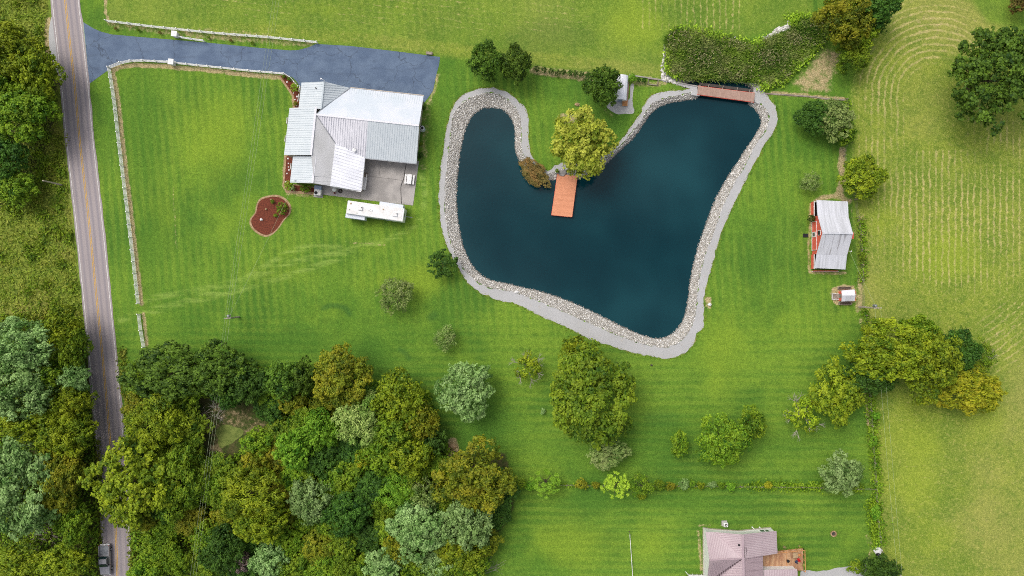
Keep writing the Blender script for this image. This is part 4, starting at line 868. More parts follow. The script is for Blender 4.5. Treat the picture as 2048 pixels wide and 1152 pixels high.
roof(hs3, [(579,216,3),(632,214,5.65),(622,310,5.65),(568,310,3)], [(579,216,3),(632,214,5.65)], M['roof_blue'], M['roof_rib'])
roof(hs3, [(632,229,5.62),(671,287,3.95),(663,352,3.96),(627,352,5.3),(622,310,5.6)], [(626,287,5.6),(671,287,3.95)], M['roof_dull'], M['roof_dull'], .6)
roof(hs3, [(586,311.5,3),(631,312.5,5.15),(625,366,5.15),(580,365,3)], [(586,311,3),(631,312,5.15)], M['roof_blue'], M['roof_rib'])
roof(hs3, [(631,312.5,5.2),(668,312,3.95),(661,372,3.95),(625,366,5.2)], [(631,312,5.2),(668,312,3.95)], M['roof_dull'], M['roof_dull'], .6)
roof(hs3, [(671,286,4.02),(730.5,313,3.04),(722,382,2.9),(660.5,372,4.02)], [(666,330,4.0),(726,348,3.0)], M['roof_white'], M['rib_white'], .55)
cap(hs3, (632,229,5.62), (838,251,5.62), M['rib_white'], .32); cap(hs3, (648,163,5.22), (642.5,217,5.22), M['roof_rib'], .25)
cap(hs3, (632,214,5.67), (622,310,5.67), M['rib_white'], .35); cap(hs3, (631,312.5,5.2), (625,366,5.2), M['rib_white'], .35)
cap(hs3, (632,229,5.6), (671,287,3.98), M['steel'], .14, .05, 'valley'); cap(hs3, (700,176,3.05), (634,227,5.3), M['steel'], .14, .05, 'valley')
mk('gutter', beam(P(701,175,2.93), P(848,191,2.93), .14, .14), M['siding'], hs3); mk('gutter', beam(P(731,317,2.93), P(833,328,2.93), .12, .12), M['steel'], hs3); mk('gutter', beam(P(661,373.5,2.85), P(722,383.5,2.8), .12, .12), M['trim'], hs3); mk('gutter', beam(P(730.5,316,2.8), P(723,382,2.8), .1, .1), M['trim'], hs3)
p = P(646.5,160,5.6); va = mk('weather_vane', join(tube([(p.x, p.y, 4.9), (p.x, p.y, 5.9)], .03, 6), beam((p.x - .35, p.y + .2, 5.8), (p.x + .3, p.y - .15, 5.8), .04, .05)), M['trim'], hs3); mk('arrow', slab([(p.x - .4, p.y + .35, 5.8), (p.x - .1, p.y + .1, 5.85), (p.x - .5, p.y + .05, 5.8)], (0, 0, .03)), M['trim'], va)
p = P(632,176.5,4.6); mk('roof_vent', join(cyl(p.x, p.y, 4.2, 4.75, .09, n=10), cyl(p.x, p.y, 4.75, 4.8, .12, n=10)), M['dark'], hs3)
p = P(708.5,300,3.9); dsh = mk('satellite_dish', dome(p.x, p.y, 3.85, .36, .16), M['white'], hs3, smooth=True); mk('dish_arm', join(beam((p.x, p.y, 3.95), (p.x + .05, p.y + .55, 4.25), .05, .05), tube([(p.x, p.y, 3.2), (p.x, p.y, 3.9)], .04, 6)), M['trim'], dsh)
p = P(590.5,361,3.6); mk('service_mast', join(tube([(p.x, p.y, 2.8), (p.x, p.y, 3.75)], .05, 6), beam((p.x - .2, p.y, 3.75), (p.x + .2, p.y, 3.75), .1, .08)), M['steel'], hs3)
for a, b in (((600,180),(599,186)), ((598,196),(597,203)), ((576,240),(574,252)), ((572,275),(571,288)), ((583,330),(582,342))):        # west windows
    A_, B_ = P(*a), P(*b); c_ = (A_ + B_) / 2; wv = mk('window', box(c_.x + .5, c_.y, 1.6, .08, 1.1, 1.1, R_(-7)), M['trim'], hs3); mk('pane', box(c_.x + .47, c_.y, 1.6, .06, .9, .9, R_(-7)), M['glass'], wv)
for x, y in ((755,321),(795,325),(640,370),(690,379)):
    c_ = P(x, y, 1.5); wv = mk('window', box(c_.x, c_.y + .38, 1.6, 1.3, .1, 1.1, R_(-6)), M['trim'], hs3); mk('pane', box(c_.x, c_.y + .34, 1.6, 1.1, .08, .9, R_(-6)), M['glass'], wv)
# unit on the east gable wall
p = P(844,256,1.6); un = thing('flue_unit', 'pale rounded flue unit with a dark round opening against the east gable', 'flue', (p.x, p.y, 0)); mk('housing', join(box(p.x - .35, p.y + .02, 1.1, .75, .85, 1.1, R_(-6)), cyl(p.x, p.y, 0, 1.65, .45, n=18)), M['roof_blue'], un); mk('opening', cyl(p.x + .04, p.y - .02, 1.6, 1.68, .25, n=16), M['black'], un); mk('rim', ring(p.x + .04, p.y - .02, 1.68, .3, .04), M['trim'], un)
# patio and what stands on it
pat = thing('patio', 'grey stained concrete patio behind the house', 'patio', P(780,365)); tag(pat, kind='structure')
ce = XY([(640,368),(660,371),(722,380),(733,316),(838,322),(826,411),(775,405),(715,398),(644,389)])
mk('slab', prism([tuple(x) for x in ce], -.1, .07), M['concrete'], pat)
mk('joint', beam(P(735,352,.075), P(832,364,.075), .035, .012), M['slab_dark'], pat); mk('joint', beam(P(763,318,.075), P(758,352,.075), .035, .012), M['slab_dark'], pat); mk('joint', beam(P(722,384,.075), P(720,397,.075), .035, .012), M['slab_dark'], pat)
hl = crom([(813,325),(810,340),(807,358),(802,372),(802,390),(803,407)], False, 3); mk('garden_hose', tube([P(a, b, .1) for a, b in hl], .045, 6), M['black'], label='dark hose lying across the concrete patio', cat='hose')
pt = thing('picnic_table', 'white picnic table with two benches on the patio', 'picnic table', P(818.5,358,.07)); r0 = R_(-6)
def loc_box(c, dx, dy, z, sx, sy, sz, rot): return box(c.x + dx * math.cos(rot) - dy * math.sin(rot), c.y + dx * math.sin(rot) + dy * math.cos(rot), z, sx, sy, sz, rot)
c_ = P(818.5, 358, .8)
for i in range(5): mk('table_board', loc_box(c_, -.34 + .17 * i, 0, .8, .155, 1.75, .05, r0), M['white'], pt)
for s in (-1, 1):
    mk('bench', join(loc_box(c_, s * .74 - .07, 0, .5, .13, 1.75, .05, r0), loc_box(c_, s * .74 + .08, 0, .5, .13, 1.75, .05, r0)), M['white'], pt)
    mk('leg_frame', join(loc_box(c_, 0, s * .6, .48, 1.6, .08, .06, r0), loc_box(c_, -.3, s * .6, .42, .08, .08, .7, r0), loc_box(c_, .3, s * .6, .42, .08, .08, .7, r0)), M['white'], pt)
st = thing('entry_steps', 'white wooden stoop with railings at the patio door', 'steps', P(731,365)); c_ = P(730, 366, .5); r1 = R_(-7)
mk('platform', loc_box(c_, -.1, -.1, .46, .75, 2.3, .1, r1), M['white'], st); mk('skirt', loc_box(c_, -.1, -.1, .22, .7, 2.2, .38, r1), M['old_wood'], st)
for i in range(3): mk('step', loc_box(c_, -.05, 1.25 + .28 * i, .36 - .12 * i, .75, .27, .06, r1), M['old_wood'], st)
for i in range(7): mk('baluster', loc_box(c_, .33, -1.2 + .42 * i, .95, .05, .05, .95, r1), M['white'], st)
mk('handrail', loc_box(c_, .33, .1, 1.45, .09, 2.9, .06, r1), M['white'], st); mk('handrail', loc_box(c_, -.05, -1.22, 1.45, .85, .09, .06, r1), M['white'], st)
p = P(669,379,.6); ka = thing('kettle_grill', 'white domed kettle grill by the house south wall', 'grill', P(669,380)); mk('lid', dome(p.x, p.y, .72, .42, .3), M['white'], ka, smooth=True); mk('bowl', cyl(p.x, p.y, .45, .74, .3, .43, 16), M['white'], ka)
for a in range(3): q_ = (p.x + .3 * math.cos(a * 2.1), p.y + .3 * math.sin(a * 2.1)); mk('leg', tube([(q_[0], q_[1], .07), (p.x + .12 * math.cos(a * 2.1), p.y + .12 * math.sin(a * 2.1), .5)], .025, 6), M['steel'], ka)
p = P(680.5,382,.1); co = thing('hose_coil', 'coiled dark hose on the concrete beside the grill', 'hose', (p.x, p.y, .07))
for i in range(4): mk('loop', ring(p.x + .03 * i, p.y - .02 * i, .1 + .05 * i, .38 - .07 * i, .035), M['slab_dark'], co)
p = P(669,386,.2); pot = thing('flower_pot', 'small terracotta pot below the domed grill', 'pot', (p.x, p.y, .07)); mk('pot', cyl(p.x, p.y, .07, .35, .12, .17, 12), M['barn_red'], pot); mk('soil', cyl(p.x, p.y, .34, .36, .15, n=12), M['dark'], pot)
ac = thing('heat_pump', 'blue grey heat pump cabinet with a round fan at the house corner', 'heat pump', P(636,383)); c_ = P(635.5, 382, .8); mk('cabinet', bbox(c_.x, c_.y - .25, .55, 1.25, 1.05, .95, R_(-6), .05), M['trim'], ac); mk('air_duct', bbox(c_.x + .05, c_.y + .62, .6, 1.3, .75, .8, R_(-6), .04), M['bluegrey'], ac); mk('fan', cyl(c_.x - .28, c_.y - .35, 1.0, 1.05, .3, n=18), M['black'], ac); mk('fan_guard', ring(c_.x - .28, c_.y - .35, 1.06, .3, .025), M['steel'], ac)
mk('base_pad', box(c_.x, c_.y, .03, 1.7, 2.2, .1, R_(-6)), M['concrete'], ac)
# mulch beds
def bed(name, label, outer, inner, z=.03):
    b_ = thing(name, label, 'garden bed', P(*np.mean(inner, 0)))
    def fl(nm, loop, zz, m):
        q3 = [Vector((x, y, 0)) for x, y in XY(loop)]; F = []
        for a, b, c in tessellate_polygon([q3]):
            F.append((a, b, c) if (q3[b] - q3[a]).cross(q3[c] - q3[a]).z > 0 else (a, c, b))
        mk(nm, ([(v.x, v.y, zz) for v in q3], F), m, b_)
    fl('edging', outer, z - .012, M['edging']); fl('mulch', inner, z + .008, M['mulch']); return b_
KI = np.array(crom([(545,393),(560,395),(572,403),(579,415),(577,428),(566,440),(556,455),(543,467),(530,470),(515,463),(504,451),(503,438),(512,426),(515,411),(523,399)], True, 4)); kc = KI.mean(0)
bed('kidney_bed', 'kidney shaped bed of dark red mulch on the lawn', kc + (KI - kc) * 1.09, kc + (KI - kc) * .99)
bed('mulch_bed', 'red mulch bed between the white rail and house by the driveway', [(556,152),(571,149),(600,176),(601,216),(586,216),(584,192)], [(561,152),(571,151),(598,178),(598,215),(590,215),(588,191)])
bed('mulch_bed', 'red mulch strip along the west wall of the lower wing', [(568,311),(588,311),(584,368),(632,374),(631,390),(572,386),(565,370)], [(573,312),(588,312),(584,370),(630,376),(629,384),(576,381),(569,368)])
WS = [(574,164),(587,186),(594,193),(595,202),(590,199),(593,211),(576,317),(577,327),(577,334),(574,347),(578,340),(572,364)]
for i, (x, y) in enumerate(WS):
    p = P(x, y, .1); r = random.Random(i); mk('garden_stone', dome(p.x, p.y, .04, r.uniform(.12, .2), .12, 8, 3), M['trim'], label=['first', 'second', 'third', 'fifth', 'fourth', 'sixth'][i % 6] + (' small white stone from the top in the mulch bed by the driveway' if y < 300 else ' small white stone from the top in the mulch strip along the west wall'), cat='stone', group='small white stones in the red mulch')
p = P(522,439,.2); fg = thing('garden_ornament', 'small white goose-shaped ornament in the kidney shaped bed', 'ornament', (p.x, p.y, .03)); mk('body', dome(p.x, p.y, .05, .25, .3), M['white'], fg, smooth=True); mk('neck', tube([(p.x + .15, p.y - .05, .2), (p.x + .35, p.y - .1, .5), (p.x + .45, p.y - .12, .5)], [.07, .05, .04], 6), M['white'], fg)
p = P(532,418,.2); mk('tree_stump', join(cyl(p.x, p.y, 0, .35, .22, .18, 10), cyl(p.x + .05, p.y, .35, .37, .12, n=8)), M['edging'], label='small pale stump in the kidney shaped bed', cat='stump')
p = P(543,399,.3); mk('garden_post', join(cyl(p.x, p.y, 0, .7, .05, n=8), box(p.x, p.y, .75, .3, .16, .12)), M['edging'], label='short wooden post ornament at the top of the kidney shaped bed', cat='ornament')

# travel trailer
tr_ = thing('travel_trailer', 'long white travel trailer with two slide-outs beside the patio', 'trailer', P(750.5, 422, 0), rotz=0); c_ = P(750.5, 422, 3.4); rt = R_(-8.2)
def LB(c, dx, dy, z, sx, sy, sz, rot, bev=.04): return bbox(c.x + dx * math.cos(rot) - dy * math.sin(rot), c.y + dx * math.sin(rot) + dy * math.cos(rot), z, sx, sy, sz, rot, bev)
bd = mk('body', LB(c_, 0, 0, 1.95, 10.3, 2.4, 2.9, rt, .12), M['white'], tr_); mk('roof_skin', LB(c_, -.15, 0, 3.42, 9.9, 2.25, .06, rt, .02), M['trim'], tr_)
so_ = mk('slide_out', LB(c_, 2.6, 1.5, 1.75, 4.3, .75, 2.1, rt, .04), M['roof_pale'], tr_); so2 = mk('slide_out', LB(c_, -3.55, -1.5, 1.75, 3.5, .75, 2.1, rt, .04), M['roof_pale'], tr_)
for dx, dy in ((-2.7, .1), (3.6, -.1)):
    u_ = mk('air_conditioner', LB(c_, dx, dy, 3.58, .85, .75, .28, rt, .08), M['trim'], tr_); mk('grille', LB(c_, dx + .25, dy + .1, 3.735, .16, .16, .02, rt, .004), M['slab_dark'], u_)
for dx, dy, s_ in ((-1.1, .1, .4), (-.7, -.05, .36), (-4.5, .7, .25), (-4.6, -.4, .15), (-3.2, -.85, .14), (1.4, .5, .2)): mk('roof_vent', LB(c_, dx, dy, 3.5, s_, s_, .12, rt, .03), M['old_line'] if s_ < .16 else M['edging'] if s_ < .3 else M['trim'], tr_)
mk('front_window', LB(c_, 5.12, .25, 2.4, .08, 1.2, .7, rt, .02), M['glass'], tr_); mk('stripe', LB(c_, .5, -1.21, 1.5, 5.5, .04, .25, rt, .01), M['bluegrey'], tr_)
mk('window', LB(c_, 1.2, -1.21, 2.3, 1.2, .05, .7, rt, .01), M['glass'], tr_); mk('door', LB(c_, 3.2, -1.21, 1.7, .7, .05, 1.9, rt, .01), M['trim'], tr_); mk('window', LB(c_, -3.5, -1.88, 2.2, 1.6, .04, .6, rt, .01), M['glass'], tr_)
mk('ladder', join(*[LB(c_, -5.2, .2 * k - .2, 1.9, .04, .04, 2.6, rt, .01) for k in range(3)]), M['steel'], tr_)
for dx in (-.6, .4):
    for s in (-1, 1):
        q_ = (c_.x + dx * math.cos(rt) - s * 1.05 * math.sin(rt), c_.y + dx * math.sin(rt) + s * 1.05 * math.cos(rt)); ax = Vector((-math.sin(rt), math.cos(rt), 0)) * .12
        wh = mk('wheel', tube([Vector((q_[0], q_[1], .36)) - ax, Vector((q_[0], q_[1], .36)) + ax], .36, 16), M['black'], tr_); mk('rim', tube([Vector((q_[0], q_[1], .36)) - ax * 1.1, Vector((q_[0], q_[1], .36)) + ax * 1.1], .2, 12), M['steel'], wh)
mk('hitch', LB(c_, 5.7, 0, .5, 1.3, .12, .12, rt, .02), M['steel'], tr_)

# barn
bn = thing('barn', 'red barn with white trim and a streaked metal gable roof', 'barn', (57.8, 9.7, 0))
N1 = [(1633,400,2.2),(1696,403,2.2),(1697,433,2.9),(1635,430,2.9)]; N2 = [(1635,430,2.92),(1697,433,2.92),(1706,467,5),(1645,466,5)]; S2 = [(1645,466,5),(1706,467,5),(1694,511,2.92),(1633,508,2.92)]; S1 = [(1633,508,2.9),(1694,511,2.9),(1691,539,2.2),(1629,536,2.2)]
t = NT('barn_streaked_roof'); nz = t.noise(2.0, t.pos((1, .06, .03), .0), 4, .6); n2 = t.noise(.5); cc = t.mix(t.ramp(nz, .52, .66), C(206, 207, 214), C(132, 128, 130)); M['barn_streak'] = t.done(t.mix(t.ma('MULTIPLY', t.ramp(n2, .4, .6), .4), cc, C(218, 219, 226)), .55)
for pts, m in ((N1, M['barn_roof']), (N2, M['barn_roof']), (S2, M['barn_streak']), (S1, M['barn_roof'])): roof(bn, pts, [pts[0], pts[3]], m, m, .5, thick=.08, rw_=.04, rh=.02)
cap(bn, (1645,466,5.02), (1706,467,5.02), M['barn_roof'], .3, .06)
for x0, nm in ((55.12, 'west'), (60.3, 'east')):
    mk('gable_wall', slab([(x0, 6.2, 0), (x0, 6.2, 2.75), (x0, 9.74, 4.8), (x0, 13.0, 2.75), (x0, 13.0, 0)], (.12, 0, 0)), M['barn_red'], bn)
mk('side_wall', box(57.7, 6.2, 1.4, 5.0, .12, 2.8), M['barn_red'], bn); mk('side_wall', box(57.7, 13.0, 1.4, 5.0, .12, 2.8), M['barn_red'], bn)
for y0, y1 in ((3.5, 6.12), (13.08, 15.75)):
    mk('half_wall', box(54.98, (y0 + y1) / 2, .62, .12, y1 - y0, 1.24), M['barn_red'], bn); mk('half_wall_cap', box(54.98, (y0 + y1) / 2, 1.27, .16, y1 - y0 + .05, .06), M['trim'], bn); mk('stall_floor', box(57.7, (y0 + y1) / 2, .03, 5.2, y1 - y0, .06), M['dark'], bn)
    for xx in (55.1, 57.5, 60.2): yy = y0 + .1 if y0 < 8 else y1 - .1; mk('post', box(xx, yy, 1.05, .14, .14, 2.1), M['trim'], bn)
mk('half_wall', box(57.35, 3.12, .42, 4.4, .12, .84), M['barn_red'], bn); mk('half_wall_cap', box(57.5, 3.04, .04, 5.0, .1, .16), M['trim'], bn); mk('side_wall', box(60.2, 4.8, 1.0, .1, 2.4, 2.0), M['old_wood'], bn); mk('side_wall', box(60.2, 14.4, 1.0, .1, 2.4, 2.0), M['old_wood'], bn); mk('side_wall', box(57.7, 15.7, .9, 5.0, .1, 1.7), M['old_wood'], bn)
dr_ = mk('barn_door', box(55.08, 9.5, 1.05, .06, 5.2, 2.1), M['barn_red'], bn)
mk('trim_board', box(55.04, 9.5, 2.12, .06, 5.3, .1), M['trim'], dr_)
for yy in (6.9, 12.1): mk('trim_board', box(55.04, yy, 1.05, .06, .1, 2.1), M['trim'], dr_)
mk('trim_board', box(55.03, 9.5, .08, .07, 5.4, .16), M['trim'], bn)
wv = mk('window', box(55.03, 9.75, 1.0, .06, .95, 1.5), M['trim'], bn); mk('pane', box(55.0, 9.75, 1.0, .05, .6, .9), M['glass'], wv)
wv = mk('loft_window', box(55.07, 9.9, 3.3, .08, .9, 1.2), M['trim'], bn); mk('pane', box(55.03, 9.9, 3.3, .06, .72, .95), M['dark'], wv)
mk('hay_hood', box(60.62, 9.35, 3.9, .5, 1.1, .5), M['barn_red'], bn); mk('yard_light', join(tube([(60.5, 6.6, 2.9), (60.9, 6.6, 3.1)], .03, 6), dome(60.95, 6.6, 3.0, .14, .12, 10, 3)), M['trim'], bn)
p = P(1611,471); mt = thing('rubber_mat', 'dark flat rubber mat on the grass left of the barn', 'mat', (p.x, p.y, 0)); mk('mat', bbox(p.x, p.y, .05, 1.0, .7, .06, 0, .02), M['black'], mt)
# chicken coop
cp = thing('chicken_coop', 'small red coop with a white metal roof beside the right fence', 'coop', P(1692,591)); z1, z2 = 1.7, 2.15
roof(cp, [(1683,581,z1),(1709,579,z1),(1711,590.5,z2),(1684,591,z2)], [(1683,581,z1),(1684,591,z2)], M['roof_lilac'], M['rib_white'], .4, thick=.05, rw_=.03, rh=.02)
roof(cp, [(1684,591,z2),(1711,590.5,z2),(1709.5,602,z1),(1683,603,z1)], [(1684,591,z2),(1683,603,z1)], M['barn_roof'], M['rib_white'], .4, thick=.05, rw_=.03, rh=.02)
a0, b0 = P(1677,582), P(1703,601.5); mk('wall', prism([(a0.x, b0.y), (b0.x, b0.y), (b0.x, a0.y), (a0.x, a0.y)], 0, 1.62), M['barn_red'], cp); ym = (a0.y + b0.y) / 2
mk('gable', slab([(a0.x, b0.y, 1.6), (a0.x, ym, 2.05), (a0.x, a0.y, 1.6)], (.1, 0, 0)), M['barn_red'], cp); mk('door', box(a0.x - .03, ym, .7, .06, .7, 1.3), M['old_wood'], cp)
q0, q1 = P(1663,587), P(1676,599)
for i in range(8): mk('deck_board', box(q0.x + (q1.x - q0.x) * (i + .5) / 8, (q0.y + q1.y) / 2, .3, (q1.x - q0.x) / 8 - .02, q0.y - q1.y, .05), M['old_wood'], cp)
mk('deck_frame', join(box((q0.x + q1.x) / 2, q0.y, .27, q1.x - q0.x + .1, .06, .16), box((q0.x + q1.x) / 2, q1.y, .27, q1.x - q0.x + .1, .06, .16), box(q0.x, ym, .27, .06, q0.y - q1.y, .16)), M['trim'], cp)
for yy, x0, x1, lb in ((576, 1675, 1700, 'upper'), (607, 1677, 1701, 'lower')):
    a_, b_ = P(x0, yy), P(x1, yy); fr = thing('planter_box', lb + ' weathered wooden planter trough beside the small red coop', 'planter', ((a_.x + b_.x) / 2, a_.y, 0)); L_ = b_.x - a_.x
    for s in (-1, 1): mk('side_board', box((a_.x + b_.x) / 2, a_.y + s * .22, .2, L_, .06, .4), M['old_wood'], fr); mk('end_board', box((a_.x + b_.x) / 2 + s * L_ / 2, a_.y, .2, .06, .5, .4), M['old_wood'], fr)
    mk('soil', box((a_.x + b_.x) / 2, a_.y, .15, L_ - .06, .38, .3), M['bark'], fr)

# mauve roofed house at the bottom
mh = thing('house', 'white walled house with a mauve metal roof at the bottom edge', 'house', P(1480,1110))
Wm = [(1411,1064),(1431,1064.5),(1486,1068),(1553,1062),(1555,1107),(1526,1112),(1526,1139),(1596,1138),(1602,1200),(1412,1200)]
fp = grow(np.array([P(x, y, 3.0)[:2] for x, y in Wm]), -.3); mk('wall', prism([tuple(p) for p in fp], 0, 2.9), M['white'], mh)
fp2 = grow(np.array([P(x, y, 3.0)[:2] for x, y in Wm]), -.24); mk('foundation', prism([tuple(p) for p in fp2], 0, .55), M['siding'], mh)
mk('gable', slab([P(1432,1065,2.9), P(1485,1069.5,5.45), P(1546,1063,3.0)], (0, -.2, 0)), M['white'], mh)
mk('gable', slab([P(1412,1066,2.9), P(1420,1120,5.45), P(1413,1165,3.0)], (.2, 0, 0)), M['white'], mh)
mr, rb = M['mauve'], M['mauve_rib']
roof(mh, [(1411,1064,3),(1431,1064.5,3),(1484,1117,5.6),(1419,1120,5.6)], [(1411,1064,3),(1419,1120,5.6)], mr, rb, .3, thick=.1)
roof(mh, [(1431,1064.5,3.02),(1485,1069,5.6),(1485,1117,5.6)], [(1431,1064.5,3),(1485,1069,5.6)], mr, rb, .3, thick=.1)
roof(mh, [(1487,1068.5,5.58),(1553,1062,3.1),(1555,1107,3.1),(1491,1117,5.58)], [(1487,1069,5.6),(1553,1062,3.1)], mr, rb, .3, thick=.1)
roof(mh, [(1419,1120,5.6),(1485,1117,5.6),(1428,1157,3.3),(1412,1180,3)], [(1419,1120,5.6),(1412,1170,3)], mr, rb, .3, thick=.1)
roof(mh, [(1485,1117,5.6),(1488,1210,5.6),(1430,1210,3),(1428,1157,3.3)], [(1486,1140,5.6),(1430,1140,3)], mr, rb, .3, thick=.1)
roof(mh, [(1487,1117,5.5),(1526,1111,3.6),(1526,1210,3.6),(1489,1210,5.5)], [(1488,1140,5.5),(1526,1135,3.6)], M['mauve_worn'], rb, .3, thick=.1)
roof(mh, [(1527,1140,3.3),(1594,1138,2.9),(1602,1210,2.9),(1527,1210,3.3)], [(1560,1139,3.1),(1563,1210,3.1)], mr, rb, .3, thick=.1)
cap(mh, (1485.5,1069,5.62), (1488,1210,5.62), rb, .42, .06); cap(mh, (1419,1120,5.62), (1484,1117,5.62), rb, .25, .06)
cap(mh, (1483,1118,5.5), (1428,1157,3.36), M['stain'], .3, .04, 'valley'); cap(mh, (1433,1066,3.06), (1483,1116,5.5), rb, .12, .04, 'valley'); cap(mh, (1491,1095,5.45), (1492,1116,5.4), M['stain'], .3, .04, 'stained_flashing')
p = P(1478,1090,5.3); mk('roof_vent', join(box(p.x, p.y, 5.35, .3, .3, .25), box(p.x + .02, p.y + .02, 5.5, .16, .16, .04)), M['black'], mh)
for x in (1524, 1535): q_ = P(x, 1060.5, 1.6); wv = mk('window', box(q_.x, q_.y - .12, 1.7, .9, .12, 1.1), M['trim'], mh); mk('pane', box(q_.x, q_.y - .08, 1.7, .7, .1, .9), M['glass'], wv)
for y in (1090, 1127, 1137): q_ = P(1412, y, 1.6); wv = mk('window', box(q_.x + .22, q_.y, 1.7, .12, .9, 1.1), M['trim'], mh); mk('pane', box(q_.x + .18, q_.y, 1.7, .1, .7, .9), M['glass'], wv)
for x, y in ((1503,1053), (1518,1053.5)): q_ = P(x, y); mk('downspout', tube([(q_.x, q_.y, .12), (q_.x + .45, q_.y - .45, .3), (q_.x + .55, q_.y - .6, 2.6)], .1, 6), M['trim'], mh)
dk = thing('wooden_deck', 'tan wooden deck with a rail behind the mauve roofed house', 'deck', P(1567,1118)); zd = .75
d0, d1, d2, d3 = P(1526,1106,zd), P(1606,1097,zd), P(1607,1141,zd), P(1527,1142,zd); nb = 44
for i in range(nb):
    f0, f1 = (i + .04) / nb, (i + .94) / nb
    mk('board', slab([d0.lerp(d1, f0), d0.lerp(d1, f1), d3.lerp(d2, f1), d3.lerp(d2, f0)], (0, 0, -.05)), M['tan_wood'], dk)
mk('joist_frame', join(beam(d0 - Vector((0, .05, .15)), d1 - Vector((0, .05, .15)), .08, .2), beam(d1 - Vector((.05, 0, .15)), d2 - Vector((.05, 0, .15)), .08, .2)), M['rail_wood'], dk)
mk('seam_board', beam(d0.lerp(d1, .58) + Vector((0, 0, .015)), d3.lerp(d2, .57) + Vector((0, 0, .015)), .07, .02), M['rail_wood'], dk)
for a, b, k in ((d0, d1, 6), (d1, d2, 4)):
    mk('rail', beam(a + Vector((0, 0, .9)), b + Vector((0, 0, .9)), .12, .06), M['rail_wood'], dk)
    for i in range(k + 1): q_ = a.lerp(b, i / k); mk('post', box(q_.x, q_.y, .85, .1, .1, 1.0), M['rail_wood'], dk)
c_ = P(1591,1111,1.5); ta = thing('patio_table', 'square tan table on the wooden deck', 'table', (c_.x, c_.y, zd)); mk('table_top', bbox(c_.x, c_.y, zd + .72, .95, 1.0, .05, R_(4), .015), M['edging'], ta)
for sx in (-1, 1):
    for sy in (-1, 1): mk('leg', box(c_.x + sx * .4, c_.y + sy * .42, zd + .35, .06, .06, .7), M['rail_wood'], ta)
def chair(px, py, rot, m, label):
    c = P(px, py, 1.2); o = thing('deck_chair', label, 'chair', (c.x, c.y, zd), 'chairs round the deck table', rot); ORG[o] = Vector((0, 0, 0))
    mk('seat', bbox(0, 0, .44, .45, .45, .05, 0, .015), m, o); mk('backrest', bbox(-.22, 0, .72, .05, .45, .5, 0, .015), m, o)
    for sx in (-1, 1):
        for sy in (-1, 1): mk('leg', box(sx * .19, sy * .19, .21, .04, .04, .42), M['steel'], o)
chair(1584.5,1111,0, M['tan_wood'], 'tan chair left of the square deck table'); chair(1598,1110,math.pi, M['rail_wood'], 'tan chair right of the square deck table'); chair(1597,1119,1.9, M['red'], 'red folding chair below the deck table'); chair(1593,1123,1.2, M['navy'], 'navy folding chair below the deck table')
c_ = P(1575,1121,1.0); fp_ = thing('round_grill', 'dark round grill on the wooden deck', 'grill', (c_.x, c_.y, zd)); mk('lid', dome(c_.x, c_.y, zd + .6, .28, .2), M['black'], fp_, smooth=True); mk('bowl', cyl(c_.x, c_.y, zd + .3, zd + .61, .2, .28, 14), M['black'], fp_)
for a in range(3): mk('leg', tube([(c_.x + .25 * math.cos(a * 2.1), c_.y + .25 * math.sin(a * 2.1), zd), (c_.x + .1 * math.cos(a * 2.1), c_.y + .1 * math.sin(a * 2.1), zd + .35)], .02, 6), M['steel'], fp_)
for i, (x, y) in enumerate(((1569,1094.5), (1600,1093.5), (1604,1126))):
    c_ = P(x, y, .4); po = thing('plant_pot', ['pale plant pot at the middle of the deck top rail', 'plant pot at the top right corner of the deck', 'plant pot against the right rail of the deck'][i], 'pot', (c_.x, c_.y, 0 if i < 2 else zd)); zb = 0 if i < 2 else zd; mk('pot', cyl(c_.x, c_.y, zb, zb + .4, .16, .23, 12), M['edging'], po)
    V_, F_, Tt = crown_data(50 + i, 8, .4, .16, 160); l_ = bpy.data.objects.new('leaves', fast_mesh('leaves', V_ * .28, F_, Tt, LM['bush_y'] if i else LM['thin'])); put(l_, po, (0, 0, .55))
c_ = P(1451,1049,.5); au = thing('heat_pump', 'small beige heat pump unit on a pad above the mauve roof', 'heat pump', (c_.x, c_.y, 0)); mk('pad', box(c_.x - .1, c_.y + .08, .05, 1.0, 1.0, .1), M['concrete'], au); mk('cabinet', bbox(c_.x, c_.y, .5, .75, .75, .8, 0, .04), M['trim'], au); mk('fan', cyl(c_.x, c_.y, .9, .93, .26, n=16), M['slab_dark'], au); mk('fan_hub', cyl(c_.x, c_.y, .93, .96, .1, n=10), M['trim'], au)
pl = thing('porch_landing', 'white railed porch landing at the lower left of the mauve roofed house', 'porch', P(1395,1150)); a_, b_ = P(1376,1148,.6), P(1412,1149,.6)
mk('floor', box((a_.x + b_.x) / 2, a_.y - .9, .55, b_.x - a_.x, 1.5, .08), M['old_wood'], pl); mk('handrail', beam(a_ + Vector((0, 0, .7)), b_ + Vector((0, 0, .7)), .09, .06), M['trim'], pl); mk('bottom_rail', beam(a_ + Vector((0, -.1, .1)), b_ + Vector((0, -.1, .1)), .07, .05), M['trim'], pl)
for i in range(5): q_ = a_.lerp(b_, i / 4); mk('post', box(q_.x, q_.y, .9, .08, .08, .9), M['trim'], pl)
mk('stair_rail', beam(P(1371,1143,.3), P(1376,1149,1.2), .08, .06), M['trim'], pl)

